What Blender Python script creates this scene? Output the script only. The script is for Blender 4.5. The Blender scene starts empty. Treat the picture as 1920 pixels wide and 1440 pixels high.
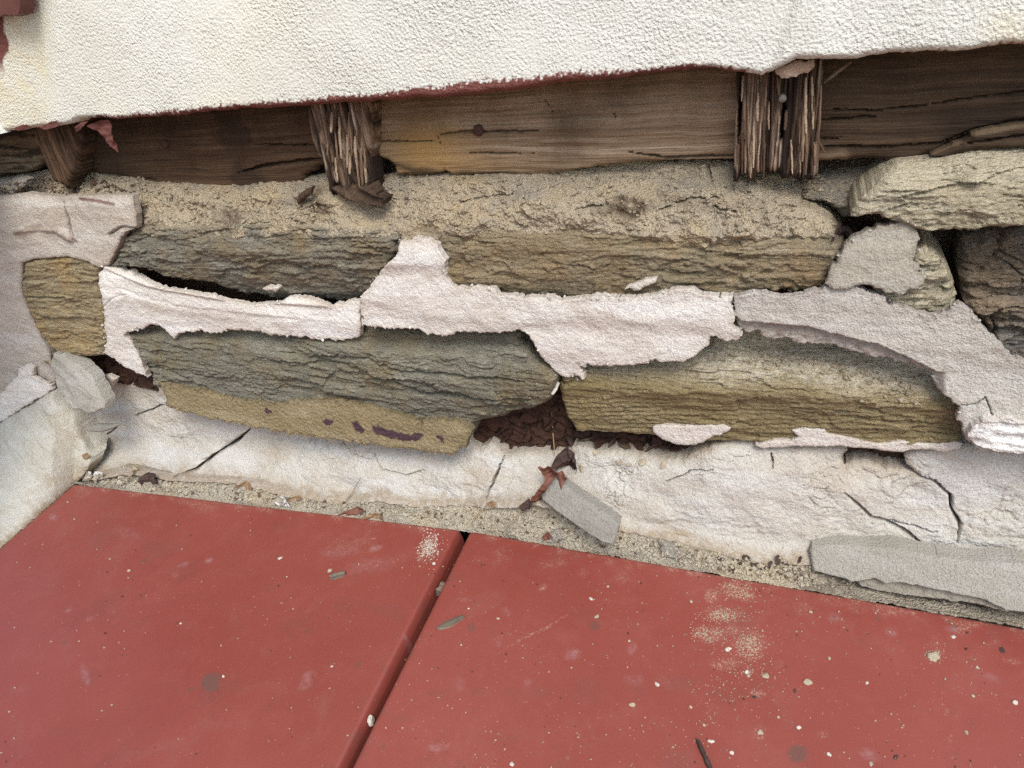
import bpy, math, random
import numpy as np
from mathutils import Vector, Matrix

# ------------------------------------------------------------------ camera
SC = bpy.context.scene
COL = SC.collection
FPX = 1390.0                                   # focal length in pixels of a 1920 px wide picture
_d1 = np.array([-3710., -247., FPX]); _d3 = np.array([290., 2580., FPX])
EZ = -_d3/np.linalg.norm(_d3)
EX = -_d1; EX = EX-EZ*EX.dot(EZ); EX /= np.linalg.norm(EX)
EY = np.cross(EZ, EX)
B3 = np.stack([EX, EY, EZ])                    # picture axes (right, down, forward) -> world
_c = B3 @ np.array([0, 0, 1.0])
CAM = -_c*0.95
cd = bpy.data.cameras.new('camera')
cam = bpy.data.objects.new('camera', cd); COL.objects.link(cam)
cd.sensor_width = 36; cd.lens = FPX/1920*36; cd.clip_start = 0.01; cd.clip_end = 500
_r = B3 @ np.array([1., 0, 0]); _u = B3 @ np.array([0, -1., 0]); _b = B3 @ np.array([0, 0, -1.])
cam.matrix_world = Matrix(((_r[0], _u[0], _b[0], CAM[0]), (_r[1], _u[1], _b[1], CAM[1]), (_r[2], _u[2], _b[2], CAM[2]), (0, 0, 0, 1)))
SC.camera = cam

# ------------------------------------------------------------------ sky, sun, exposure
W = bpy.data.worlds.new('World'); SC.world = W; W.use_nodes = True
SUN_EL, SUN_AZ = math.radians(51), math.radians(150)       # azimuth of the sun, clockwise from +Y
wn = W.node_tree; sky = wn.nodes.new('ShaderNodeTexSky'); sky.sky_type = 'NISHITA'; sky.sun_disc = False
sky.sun_elevation = SUN_EL; sky.sun_rotation = SUN_AZ; sky.air_density = 1.0; sky.dust_density = 2.0; sky.ozone_density = 1.0
wn.links.new(sky.outputs[0], wn.nodes['Background'].inputs[0]); wn.nodes['Background'].inputs[1].default_value = 0.14
sl = bpy.data.lights.new('sun', 'SUN'); sl.energy = 1.5; sl.angle = math.radians(28); sl.color = (1, 0.985, 0.93)
so = bpy.data.objects.new('sun', sl); COL.objects.link(so)
_sd = Vector((math.sin(SUN_AZ)*math.cos(SUN_EL), math.cos(SUN_AZ)*math.cos(SUN_EL), math.sin(SUN_EL)))
so.rotation_euler = _sd.to_track_quat('Z', 'Y').to_euler(); so.location = (0, -3, 4)
SC.view_settings.view_transform = 'Standard'; SC.view_settings.look = 'None'
SC.view_settings.exposure = 0.66; SC.view_settings.gamma = 1.0
SC.cycles.max_bounces = 5; SC.cycles.diffuse_bounces = 3; SC.cycles.glossy_bounces = 2; SC.cycles.caustics_reflective = False; SC.cycles.caustics_refractive = False; SC.cycles.use_denoising = False

# ------------------------------------------------------------------ geometry of the picture -> place
def ray(px, py):
    px = np.asarray(px, float); py = np.asarray(py, float)
    r = np.stack([px-960, py-720, np.full(np.broadcast(px, py).shape, FPX)], -1)
    return r @ B3.T
def P(px, py, D):
    """point on the vertical plane D metres in front of the wall line"""
    r = ray(px, py); t = (-np.asarray(D)-CAM[1])/r[..., 1]
    return CAM+r*t[..., None]
def proj(p):
    q = (np.asarray(p)-CAM) @ B3
    return 960+FPX*q[..., 0]/q[..., 2], 720+FPX*q[..., 1]/q[..., 2]

# ------------------------------------------------------------------ noise
def _h(i, j, s):
    n = (i.astype(np.int64)*374761393+j.astype(np.int64)*668265263+s*1274126177) & 0xFFFFFFFF
    n = ((n ^ (n >> 13))*1274126177) & 0xFFFFFFFF
    n = (n ^ (n >> 16))*2246822519 & 0xFFFFFFFF
    return ((n ^ (n >> 15)) & 0xFFFFFF)/float(0xFFFFFF)
def perlin(x, y, s=0):
    x0 = np.floor(x); y0 = np.floor(y); fx = x-x0; fy = y-y0
    def g(ix, iy, dx, dy):
        a = _h(ix, iy, s)*2*np.pi
        return np.cos(a)*dx+np.sin(a)*dy
    u = fx*fx*fx*(fx*(fx*6-15)+10); v = fy*fy*fy*(fy*(fy*6-15)+10)
    a = g(x0, y0, fx, fy); b = g(x0+1, y0, fx-1, fy); c = g(x0, y0+1, fx, fy-1); d = g(x0+1, y0+1, fx-1, fy-1)
    return 1.5*((a*(1-u)+b*u)*(1-v)+(c*(1-u)+d*u)*v)
def fbm(x, y, o=4, s=0, gain=.5):
    r = 0; a = 1.0; t = 0
    for k in range(o):
        r = r+a*perlin(x*2**k+17.3*k, y*2**k+5.1*k, s+k); t += a; a *= gain
    return r/t
def strat(x, w, s=0, kx=1.6, kw=4.0):
    """layered value noise: smooth along x, stepped across the bedding w"""
    x0 = np.floor(x); w0 = np.floor(w); fx = x-x0; fw = w-w0
    u = np.clip((fx-.5)*kx+.5, 0, 1); u = u*u*(3-2*u)
    v = np.clip((fw-.5)*kw+.5, 0, 1); v = v*v*(3-2*v)
    a = _h(x0, w0, s)*(1-u)+_h(x0+1, w0, s)*u
    b = _h(x0, w0+1, s)*(1-u)+_h(x0+1, w0+1, s)*u
    return (a*(1-v)+b*v)*2-1
def worley(x, y, s=0):
    x0 = np.floor(x); y0 = np.floor(y); f1 = np.full(x.shape, 9.); f2 = f1.copy(); idv = np.zeros(x.shape)
    for i in (-1, 0, 1):
        for j in (-1, 0, 1):
            cx = x0+i; cy = y0+j
            d = np.hypot(cx+_h(cx, cy, s)-x, cy+_h(cx, cy, s+7)-y)
            n = d < f1
            f2 = np.where(n, f1, np.minimum(f2, d)); idv = np.where(n, _h(cx, cy, s+13), idv); f1 = np.where(n, d, f1)
    return f1, f2, idv
def facets(x, y, s=0):
    """broken planes: every cell is a tilted flat face with a sharp border"""
    x0 = np.floor(x); y0 = np.floor(y); f1 = np.full(x.shape, 9.); h = np.zeros(x.shape)
    for i in (-1, 0, 1):
        for j in (-1, 0, 1):
            cx = x0+i; cy = y0+j; dx = x-cx-_h(cx, cy, s); dy = y-cy-_h(cx, cy, s+7)
            d = np.hypot(dx, dy); n = d < f1
            h = np.where(n, (_h(cx, cy, s+3)-.5)+(_h(cx, cy, s+4)-.5)*1.6*dx+(_h(cx, cy, s+5)-.5)*1.6*dy, h); f1 = np.where(n, d, f1)
    return h
def sstep(a, b, x):
    t = np.clip((x-a)/(b-a), 0, 1); return t*t*(3-2*t)
def poly_sdf(X, Z, poly):
    """signed distance, positive inside"""
    sh = X.shape; x = X.ravel(); z = Z.ravel(); n = len(poly)
    best = np.full(x.shape, 1e9); ins = np.zeros(x.shape, bool)
    for i in range(n):
        ax, az = poly[i]; bx, bz = poly[(i+1) % n]
        ex, ez = bx-ax, bz-az; L = ex*ex+ez*ez+1e-18
        t = np.clip(((x-ax)*ex+(z-az)*ez)/L, 0, 1)
        d = (x-ax-t*ex)**2+(z-az-t*ez)**2
        np.minimum(best, d, out=best)
        if az != bz:
            c = ((az > z) != (bz > z)) & (x < (bx-ax)*(z-az)/(bz-az)+ax)
            ins ^= c
    d = np.sqrt(best)
    return np.where(ins, d, -d).reshape(sh)
def line_dist(px, py, pts):
    best = np.full(px.shape, 1e9)
    for (ax, ay), (bx, by) in zip(pts[:-1], pts[1:]):
        ex, ey = bx-ax, by-ay; t = np.clip(((px-ax)*ex+(py-ay)*ey)/(ex*ex+ey*ey+1e-9), 0, 1)
        np.minimum(best, np.hypot(px-ax-t*ex, py-ay-t*ey), out=best)
    return best
def yat(px, pts):
    return np.interp(px, [p[0] for p in pts], [p[1] for p in pts])

# ------------------------------------------------------------------ objects
def tag(o, label=None, cat=None, group=None, kind=None):
    if label: o['label'] = label
    if cat: o['category'] = cat
    if group: o['group'] = group
    if kind: o['kind'] = kind
    return o
def thing(name, loc, label, cat, group=None):
    o = bpy.data.objects.new(name, None); COL.objects.link(o); o.location = loc; o.empty_display_size = .05
    return tag(o, label, cat, group)
def mesh_obj(name, V, F, mat, parent=None, attrs=None, smooth=True, origin=None, flat_from=None):
    V = np.asarray(V, float)
    if origin is None:
        origin = np.array(parent.location) if parent else V.mean(0)
    me = bpy.data.meshes.new(name)
    Fq = np.asarray(F, dtype=np.int32)
    k = Fq.shape[1]
    me.vertices.add(len(V)); me.vertices.foreach_set('co', (V-origin).astype(np.float32).ravel())
    me.loops.add(Fq.size); me.loops.foreach_set('vertex_index', Fq.ravel())
    me.polygons.add(len(Fq)); me.polygons.foreach_set('loop_start', np.arange(0, Fq.size, k, dtype=np.int32))
    sm = np.full(len(Fq), smooth)
    me.polygons.foreach_set('use_smooth', sm)
    for n, a in (attrs or {}).items():
        at = me.attributes.new(n, 'FLOAT', 'POINT'); at.data.foreach_set('value', np.asarray(a, np.float32).ravel())
    me.update(calc_edges=True); me.validate()
    me.materials.append(mat)
    o = bpy.data.objects.new(name, me); COL.objects.link(o)
    if parent:
        o.parent = parent; o.location = Vector(origin)-parent.location
    else:
        o.location = origin
    return o

class Ctx: pass
def patch(name, poly, dp, hfun, mat, parent=None, res=.0014, rag=0.0, ragscale=140, holes=(), thick=.012, back=None, seed=0, ragfun=None, origin=None, xs=None, zs=None, attrs0=()):
    """a sheet cut to an outline (picture pixels, unprojected on the plane D=dp), shaped by hfun -> (macro depth, fine relief, masks)"""
    pw = P(*np.array(poly, float).T, dp)[:, [0, 2]]
    if xs is None:
        m = res*4
        xs = np.arange(pw[:, 0].min()-m, pw[:, 0].max()+m, res); zs = np.arange(pw[:, 1].min()-m, pw[:, 1].max()+m, res)
    X, Z = np.meshgrid(xs, zs, indexing='ij')
    s = poly_sdf(X, Z, pw)
    for h in holes:
        s = np.minimum(s, -poly_sdf(X, Z, P(*np.array(h, float).T, dp)[:, [0, 2]]))
    if rag:
        rag = rag*np.clip(.75+1.5*fbm(X*22, Z*22, 2, seed+57), .35, 1.6)
        s = s+rag*fbm(X*ragscale, Z*ragscale, 4, seed+50, .52)-rag*.8*np.maximum(0, fbm(X*ragscale*.5, Z*ragscale*.5, 3, seed+55, .6)-.12)*2+rag*.8*fbm(X*ragscale*.25, Z*ragscale*.25, 2, seed+60)
    if ragfun: s = s+ragfun(X, Z)
    gx = np.gradient(s, xs, axis=0); gz = np.gradient(s, zs, axis=1); g2 = gx*gx+gz*gz+1e-6
    ins = s > 0
    q = ins[:-1, :-1] | ins[1:, :-1] | ins[:-1, 1:] | ins[1:, 1:]
    mv = np.clip(-s/g2, 0, res*1.6)
    Xo = np.where(ins, X, X+gx*mv); Zo = np.where(ins, Z, Z+gz*mv)
    used = np.zeros(X.shape, bool)
    used[:-1, :-1] |= q; used[1:, :-1] |= q; used[:-1, 1:] |= q; used[1:, 1:] |= q
    idx = -np.ones(X.shape, np.int64); idx[used] = np.arange(used.sum())
    c = Ctx(); c.X = Xo[used]; c.Z = Zo[used]; c.s = np.maximum(s[used], 0); c.seed = seed
    c.px, c.py = proj(np.stack([c.X, np.full(c.X.shape, -dp), c.Z], -1))
    out = hfun(c); macro, micro = out[0], out[1]; at = out[2] if len(out) > 2 else {}
    macro = np.broadcast_to(macro, c.X.shape)
    V = P(c.px, c.py, macro); V[:, 1] -= micro
    i, j = np.nonzero(q)
    F = np.stack([idx[i, j], idx[i+1, j], idx[i+1, j+1], idx[i, j+1]], 1)
    # boundary -> skirt going back into the wall
    E = np.concatenate([F[:, [0, 1]], F[:, [1, 2]], F[:, [2, 3]], F[:, [3, 0]]])
    key = np.minimum(E[:, 0], E[:, 1])*10**7+np.maximum(E[:, 0], E[:, 1])
    _, first, cnt = np.unique(key, return_index=True, return_counts=True)
    be = E[first[cnt == 1]]
    bv = np.unique(be); mp = -np.ones(len(V), np.int64); mp[bv] = np.arange(len(bv))
    n0 = len(V); T = V[bv].copy(); Bk = V[bv].copy()
    if back is not None: Bk[:, 1] = np.maximum(-back, T[:, 1]+.001)
    else: Bk[:, 1] += thick
    a, b = mp[be[:, 0]], mp[be[:, 1]]; m = len(bv)
    SK = np.stack([n0+b, n0+a, n0+m+a, n0+m+b], 1)
    V = np.concatenate([V, T, Bk]); at = dict(at)
    for k in attrs0: at.setdefault(k, np.zeros(n0))
    for k in at:
        v = np.broadcast_to(at[k], (n0,)); at[k] = np.concatenate([v, v[bv], v[bv]])
    o = mesh_obj(name, V, np.concatenate([F, SK]), mat, parent, at, True, origin, flat_from=len(F))
    return o
def groove(c, pts, w, wob=2.0, seed=5):
    dx = wob*fbm(c.px/14, c.py/14, 3, seed); dy = wob*fbm(c.px/14, c.py/14, 3, seed+9)
    ww = w*(1+.7*fbm(c.px/40, c.py/40, 2, seed+3))
    d = line_dist(c.px+dx, c.py+dy, pts)
    # taper at both ends
    e = np.minimum(np.hypot(c.px-pts[0][0], c.py-pts[0][1]), np.hypot(c.px-pts[-1][0], c.py-pts[-1][1]))
    ww = ww*np.clip(.35+e/60, 0, 1)
    return np.clip(1.15-d/np.maximum(ww, .3), 0, 1)

# ------------------------------------------------------------------ materials
class NT:
    def __init__(s, name, rough=.9, spec=.25):
        s.m = bpy.data.materials.new(name); s.m.use_nodes = True; s.t = s.m.node_tree
        s.b = s.t.nodes['Principled BSDF']; s.b.inputs['Roughness'].default_value = rough; s.b.inputs['Specular IOR Level'].default_value = spec
        g = s.n('ShaderNodeNewGeometry'); s.pos = g.outputs['Position']; s.nrm = g.outputs['Normal']
    def n(s, k): return s.t.nodes.new(k)
    def l(s, a, b): s.t.links.new(a, b)
    def put(s, sock, v):
        if hasattr(v, 'is_output'): s.l(v, sock)
        elif isinstance(v, (tuple, list)): sock.default_value = tuple(v)+((1,) if len(v) == 3 and len(sock.default_value) == 4 else ())
        else: sock.default_value = v
    def vec(s, mul, rot=None, off=None):
        v = s.pos
        if rot is not None:
            r = s.n('ShaderNodeVectorRotate'); r.rotation_type = 'Y_AXIS'; r.inputs['Angle'].default_value = rot; s.l(v, r.inputs['Vector']); v = r.outputs[0]
        k = s.n('ShaderNodeVectorMath'); k.operation = 'MULTIPLY'; s.l(v, k.inputs[0]); k.inputs[1].default_value = mul; v = k.outputs[0]
        if off is not None:
            k = s.n('ShaderNodeVectorMath'); k.operation = 'ADD'; s.l(v, k.inputs[0]); s.put(k.inputs[1], off); v = k.outputs[0]
        return v
    def noise(s, scale, det=4, rough=.55, v=None, dist=0):
        k = s.n('ShaderNodeTexNoise'); k.inputs['Scale'].default_value = scale; k.inputs['Detail'].default_value = det; k.inputs['Roughness'].default_value = rough
        k.inputs['Distortion'].default_value = dist; s.l(v or s.pos, k.inputs['Vector']); return k.outputs['Fac']
    def voro(s, scale, feat='F1', v=None, out='Distance'):
        k = s.n('ShaderNodeTexVoronoi'); k.feature = feat; k.inputs['Scale'].default_value = scale; s.l(v or s.pos, k.inputs['Vector']); return k.outputs[out]
    def attr(s, name):
        k = s.n('ShaderNodeAttribute'); k.attribute_name = name; return k.outputs['Fac']
    def ma(s, op, a, b=0., c=None, clamp=False):
        k = s.n('ShaderNodeMath'); k.operation = op; k.use_clamp = clamp; s.put(k.inputs[0], a); s.put(k.inputs[1], b)
        if c is not None: s.put(k.inputs[2], c)
        return k.outputs[0]
    def rng(s, v, a, b, c=0., d=1.):
        k = s.n('ShaderNodeMapRange'); s.put(k.inputs[0], v)
        for i, q in enumerate((a, b, c, d)): k.inputs[i+1].default_value = q
        return k.outputs[0]
    def ramp(s, f, stops):
        k = s.n('ShaderNodeValToRGB'); s.l(f, k.inputs[0]); e = k.color_ramp.elements
        while len(e) < len(stops): e.new(.5)
        for q, (p, c) in zip(e, stops): q.position = p; q.color = tuple(c)+(1,)
        return k.outputs[0]
    def mix(s, f, a, b, mode='MIX'):
        k = s.n('ShaderNodeMix'); k.data_type = 'RGBA'; k.blend_type = mode; s.put(k.inputs[0], f); s.put(k.inputs[6], a); s.put(k.inputs[7], b); return k.outputs[2]
    def bump(s, h, st, dist, nrm=None):
        k = s.n('ShaderNodeBump'); k.inputs['Strength'].default_value = st; k.inputs['Distance'].default_value = dist; s.l(h, k.inputs['Height'])
        if nrm: s.l(nrm, k.inputs['Normal'])
        return k.outputs[0]
    def done(s, col, nrm=None, rough=None):
        s.put(s.b.inputs['Base Color'], col)
        if nrm: s.l(nrm, s.b.inputs['Normal'])
        if rough is not None: s.put(s.b.inputs['Roughness'], rough)
        return s.m
def lin(r, g, b):
    f = lambda c: c/12.92 if c <= .04045 else ((c+.055)/1.055)**2.4
    return (f(r/255), f(g/255), f(b/255))

def mat_stucco():
    k = NT('cream_stucco_paint', .8)
    c = k.mix(k.rng(k.noise(9, 4), .35, .7), (.76, .765, .70), (.69, .69, .61))
    c = k.mix(k.rng(k.noise(3.5, 3), .55, .75), c, (.76, .735, .60))
    c = k.mix(k.ma('MULTIPLY', k.attr('yellow'), k.rng(k.noise(30, 4), .3, .6)), c, (.70, .62, .40))
    red = k.mix(k.rng(k.noise(60, 3), .3, .7), (.165, .058, .048), (.21, .08, .065))
    c = k.mix(k.attr('paint'), c, red)
    c = k.mix(k.attr('raw'), c, (.40, .30, .22))
    n1 = k.noise(360, 2, .55); v1 = k.voro(290)
    amp = k.rng(k.noise(11, 3, .6), .3, .7, .45, 1.2)
    h = k.ma('MULTIPLY', k.ma('ADD', k.rng(n1, .35, .70), k.rng(v1, .1, .6, .6, 0.)), amp)
    return k.done(c, k.bump(h, .95, .0011))
def mat_plaster(name, a, b, dirtc, grain=1.0, pale=(.72, .68, .62), paintc=(.15, .062, .055)):
    k = NT(name, .92, .15)
    c = k.mix(k.rng(k.noise(14, 5, .6), .35, .68), a, b)
    st = k.noise(1, 4, .6, k.vec((7, 7, 42)), .6); c = k.mix(k.rng(st, .45, .68, 0, .8), c, pale)
    c = k.mix(k.rng(k.noise(1, 4, .6, k.vec((9, 9, 34), None, (3, 1, 7))), .52, .72, 0, .55), c, k.mix(.5, b, dirtc))
    c = k.mix(k.rng(k.noise(700, 2, .6), .60, .75, 0, .55), c, dirtc)
    c = k.mix(k.ma('MULTIPLY', k.attr('dirt'), k.rng(k.noise(120, 4, .65), .2, .55)), c, dirtc)
    c = k.mix(k.attr('paint'), c, paintc)
    c = k.mix(k.attr('crack_shade'), c, (.075, .058, .046))  # shade painted near black into the crack grooves
    sp = k.noise(520, 2, .7); c = k.mix(1, c, k.rng(sp, .3, .7, .80, 1.15), 'MULTIPLY')
    h = k.ma('ADD', sp, k.ma('MULTIPLY', k.noise(250, 2, .6), .8))
    return k.done(c, k.bump(h, .95*grain, .0016))
def mat_stone(name, c1, c2, c3, rot=0., dust=(.42, .35, .24), stain=None, fine=1.0):
    k = NT(name, .85, .3)
    w = k.noise(7, 3, .6)
    off = k.n('ShaderNodeCombineXYZ'); k.l(k.ma('MULTIPLY', w, .7), off.inputs[2])
    v = k.vec((15, 15, 70), rot, off.outputs[0])
    n = k.noise(1, 6, .7, v, .4)
    c = k.ramp(n, [(.25, c1), (.5, c2), (.72, c3)])
    v2 = k.vec((48, 48, 400), rot, off.outputs[0]); n2 = k.noise(1, 4, .7, v2, .6)
    c = k.mix(k.rng(n2, .34, .52, .42, 0), c, tuple(q*.5 for q in c1))
    c = k.mix(k.rng(k.noise(13, 5, .65), .45, .68), c, stain or c3)
    c = k.mix(k.rng(k.noise(900, 2, .6), .60, .74, 0, .6), c, tuple(min(1, q*1.9) for q in c3))
    c = k.mix(k.rng(k.noise(620, 2, .6), .60, .74, 0, .5), c, tuple(q*.4 for q in c1))
    c = k.mix(k.ma('MULTIPLY', k.attr('dust'), k.rng(k.noise(160, 5, .7), .3, .6)), c, dust)
    v3 = k.vec((260, 260, 560), rot); h = k.ma('ADD', k.ma('MULTIPLY', n2, 1.5), k.noise(1, 3, .75, v3, .5))
    return k.done(c, k.bump(h, 1.0*fine, .0040))
def mat_wood(name, c1, c2, c3, axis='x', wear=None, stain=True):
    k = NT(name, .82, .25)
    w = k.noise(9, 2, .5)
    off = k.n('ShaderNodeCombineXYZ'); k.l(k.ma('MULTIPLY', w, 3.), off.inputs[2 if axis == 'x' else 0])
    v = k.vec((4, 25, 170) if axis == 'x' else (420, 90, 9), None, off.outputs[0])
    n = k.noise(1, 6, .65, v, .3)
    c = k.ramp(n, [(.30, c1), (.52, c2), (.78, c3)])
    if stain:
        c = k.mix(k.rng(k.noise(7, 5, .65), .45, .7, 0, .8), c, tuple(q*.35 for q in c1))
        c = k.mix(k.rng(k.noise(600, 2), .64, .74, 0, .6), c, tuple(q*.3 for q in c1))
    v2 = k.vec((8, 40, 560) if axis == 'x' else (800, 300, 12), None, off.outputs[0]); ln = k.noise(1, 3, .6, v2)
    c = k.mix(k.rng(ln, .36, .50, .42, 0), c, tuple(q*.5 for q in c1))
    if wear: c = k.mix(k.attr('wear'), c, wear)
    c = k.mix(k.attr('rot'), c, (.028, .017, .012))
    h = k.ma('ADD', n, k.ma('MULTIPLY', ln, .8))
    return k.done(c, k.bump(h, .8, .0025))
def mat_sand(name, a, b, cdark=(.10, .07, .045)):
    k = NT(name, .95, .1)
    c = k.mix(k.rng(k.noise(22, 6, .7), .35, .65), a, b)
    c = k.mix(k.rng(k.noise(1, 5, .65, k.vec((14, 14, 26), None, (5, 2, 9))), .5, .66, 0, .45), c, (a[0]*1.1, a[1]*.98, a[2]*.75))
    c = k.mix(k.rng(k.noise(1, 5, .65, k.vec((17, 17, 30), None, (1, 8, 3))), .54, .68, 0, .8), c, (b[0]*.72, b[1]*.76, b[2]*.85))
    c = k.mix(k.rng(k.noise(60, 5, .7), .5, .72, 0, .75), c, tuple(q*.55 for q in a))
    c = k.mix(k.rng(k.noise(800, 2, .6), .58, .7, 0, .8), c, (.72, .64, .5))
    c = k.mix(k.rng(k.noise(560, 2, .6), .60, .7, 0, .5), c, cdark)
    c = k.mix(k.ma('MULTIPLY', k.attr('dirt'), k.rng(k.noise(90, 4, .65), .25, .6)), c, cdark)
    h = k.ma('ADD', k.noise(300, 4, .75), k.ma('MULTIPLY', k.voro(420), .8))
    return k.done(c, k.bump(h, 1.0, .0035))
def mat_plain(name, a, b, scale=60, rough=.85, bmp=.6, bs=300, spec=.25):
    k = NT(name, rough, spec)
    c = k.mix(k.rng(k.noise(scale, 5, .65), .35, .68), a, b)
    return k.done(c, k.bump(k.noise(bs, 4, .65), bmp, .002))
def mat_door():
    k = NT('red_metal_paint', .42, .5)
    c = k.mix(k.rng(k.noise(5, 4), .3, .7), (.232, .047, .033), (.272, .063, .046))
    c = k.mix(k.rng(k.noise(26, 6, .7), .52, .8, 0, .3), c, (.31, .105, .088))
    v = k.vec((10, 60, 60)); c = k.mix(k.rng(k.noise(3, 5, .7, v), .62, .8, 0, .35), c, (.25, .06, .05))
    c = k.mix(k.ma('MULTIPLY', k.rng(k.noise(480, 2, .5), .72, .78, 0, .7), k.rng(k.noise(9, 3), .45, .6)), c, (.70, .58, .48))
    c = k.mix(k.rng(k.noise(11, 6, .72, None, 1.2), .56, .78, 0, .45), c, (.27, .10, .082))
    c = k.mix(k.rng(k.noise(6, 5, .7, k.vec((1, 1, 1), None, (4, 4, 4)), .8), .58, .75, 0, .5), c, (.16, .042, .033))
    c = k.mix(k.attr('stain'), c, (.155, .065, .05))
    c = k.mix(k.ma('MULTIPLY', k.attr('lilac'), k.rng(k.noise(150, 4, .7), .35, .65)), c, (.33, .17, .17))
    c = k.mix(k.ma('MULTIPLY', k.attr('dust'), k.rng(k.noise(460, 3, .75), .50, .60)), c, (.50, .40, .28))
    r = k.ma('ADD', k.rng(k.noise(18, 5, .6), .3, .7, .36, .52), k.ma('MULTIPLY', k.attr('dust'), .4))
    return k.done(c, k.bump(k.noise(30, 3, .5), .12, .003), r)
M_STUCCO = mat_stucco()
M_P1 = mat_plaster('white_plaster', (.76, .73, .665), (.68, .63, .565), (.49, .40, .305), 1.0, (.80, .79, .76))
M_P2 = mat_plaster('pinkish_plaster', (.69, .655, .595), (.64, .58, .515), (.47, .39, .305), 1.0, (.74, .725, .685))
M_P3 = mat_plaster('grey_plaster', (.52, .485, .425), (.56, .52, .455), (.27, .22, .18), 1.1, (.59, .57, .53))
M_PL = mat_plaster('grey_pink_plaster', (.50, .44, .365), (.55, .485, .41), (.25, .19, .14), 1.2, (.60, .56, .50))
M_Q = mat_plaster('pale_base_plaster', (.57, .545, .485), (.51, .46, .385), (.37, .29, .20), 1.0, (.61, .60, .57))
M_CHK = mat_plaster('white_cheek_plaster', (.54, .515, 0.432), (.48, .44, 0.353), (.36, .29, 0.195), 1.0, (.60, .59, 0.525))
M_WHITE = mat_plaster('white_flaking_paint', (.80, .79, .76), (.74, .71, .67), (.55, .48, .4), 1.3)
M_STRIP = mat_plaster('olive_sand_mortar', (.31, .245, .135), (.26, .21, .115), (.13, .10, .06), 1.5, (.38, .32, .20), (.085, .052, .06))
M_A = mat_stone('olive_grey_schist', (.165, .152, .12), (.27, .248, .195), (.385, .355, .285), .03, stain=(.26, .195, .112))
M_B = mat_stone('olive_tan_schist', (.20, .16, .097), (.33, .27, .172), (.46, .385, .262), .02, stain=(.33, .225, .115))
M_C = mat_stone('blue_grey_schist', (.155, .146, .113), (.255, .238, .184), (.365, .34, .266), -.09, stain=(.23, .178, .095))
M_D = mat_stone('ochre_schist', (.215, .162, .080), (.345, .27, .145), (.47, .382, .228), .0, dust=(.64, .57, .44), stain=(.285, .22, .10))
M_E = mat_stone('pale_beige_schist', (.39, .33, .22), (.54, .47, .33), (.65, .575, .425), -.04, dust=(.59, .52, .375), stain=(.49, .41, .27))
M_F = mat_stone('ochre_green_schist', (.23, .183, .105), (.345, .278, .165), (.45, .372, .235), -.05, stain=(.41, .28, .125), fine=.8)
M_G = mat_stone('rust_brown_stone', (.155, .112, .072), (.27, .20, .132), (.38, .29, .20), .1, stain=(.20, .195, .19))
M_MORTAR = mat_sand('crumbling_sand_mortar', (.55, .455, .315), (.44, .37, .275))
M_SANDL = mat_sand('loose_pale_sand', (.60, .54, .42), (.50, .44, .34), (.22, .175, .13))
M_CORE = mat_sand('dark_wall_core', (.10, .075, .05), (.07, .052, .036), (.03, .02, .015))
M_BOARD = mat_wood('weathered_brown_board', (.175, .108, .062), (.335, .238, .155), (.48, .385, .275), wear=(.42, .26, .10))
M_BDARK = mat_wood('dark_shaded_board', (.05, .028, .016), (.105, .061, .035), (.18, .112, .068), wear=(.22, .14, .08))  # deeper shade on the left board is put into this wood colour
M_BRIGHT = mat_wood('blackened_board', (.046, .028, .017), (.098, .061, .036), (.19, .12, .074), wear=(.28, .2, .12))
M_BAT = mat_wood('rotten_grey_batten', (.085, .046, .028), (.24, .155, .10), (.52, .42, .32), 'z', wear=(.64, .55, .45), stain=False)
M_BATD = mat_wood('dark_rotten_batten', (.045, .028, .02), (.10, .062, .04), (.20, .13, .085), 'z', wear=(.25, .14, .07))
M_ROT = mat_plain('rotten_red_wood', (.075, .034, .021), (.032, .018, .013), 70, .8, 1., 250)
M_RUST = mat_plain('rusty_iron', (.10, .05, .04), (.06, .03, .025), 400, .7)
M_NAIL = mat_plain('dull_grey_nail', (.20, .18, .155), (.12, .105, .09), 400, .85)
M_RED = mat_plain('red_brown_trim_paint', (.115, .042, .036), (.15, .06, .05), 40, .55, .3, 100)
M_LEAF = mat_plain('dry_red_brown_leaf', (.20, .075, .048), (.12, .05, .034), 90, .6, .5, 200, .35)
M_LEAF2 = mat_plain('dry_tan_leaf', (.34, .22, .12), (.22, .13, .07), 90, .65, .5, 200)
M_TWIG = mat_plain('dry_needle', (.36, .25, .14), (.26, .17, .09), 90, .7, .3, 300)
M_DARKBIT = mat_plain('dark_bark_bits', (.09, .055, .045), (.05, .032, .028), 200, .9)
M_BITS = mat_plain('brown_leaf_bits', (.16, .10, .065), (.09, .06, .045), 200, .9)
M_CHIP = mat_wood('grey_wood_chip', (.10, .075, .055), (.2, .16, .12), (.32, .27, .21), 'x', stain=False)
M_GREY = mat_plaster('grey_mortar_fragment', (.315, .295, .255), (.275, .255, .215), (.18, .155, .125), 1.0, (.345, .33, .295))
M_BSLAB = mat_plaster('pale_grey_mortar_slab', (.41, .385, .33), (.36, .335, .28), (.25, .21, .16), 1.2, (.45, .43, .385))
M_CRUMB = mat_plain('pale_mortar_crumb', (.58, .50, .37), (.42, .35, .24), 300, .95, .9, 900, .1)
M_WCRUMB = mat_plain('white_paint_crumb', (.62, .58, .50), (.50, .46, .38), 200, .85, .4, 500)
M_DOOR = mat_door()
M_PAPER = mat_plain('white_paper', (.8, .8, .83), (.74, .74, .78), 50, .6, .1)
def mat_ground():
    k = NT('trodden_earth', .95)
    return k.done(k.mix(k.noise(2, 6, .6), (.13, .10, .065), (.20, .165, .11)), k.bump(k.noise(20, 6), .6, .03))

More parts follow.
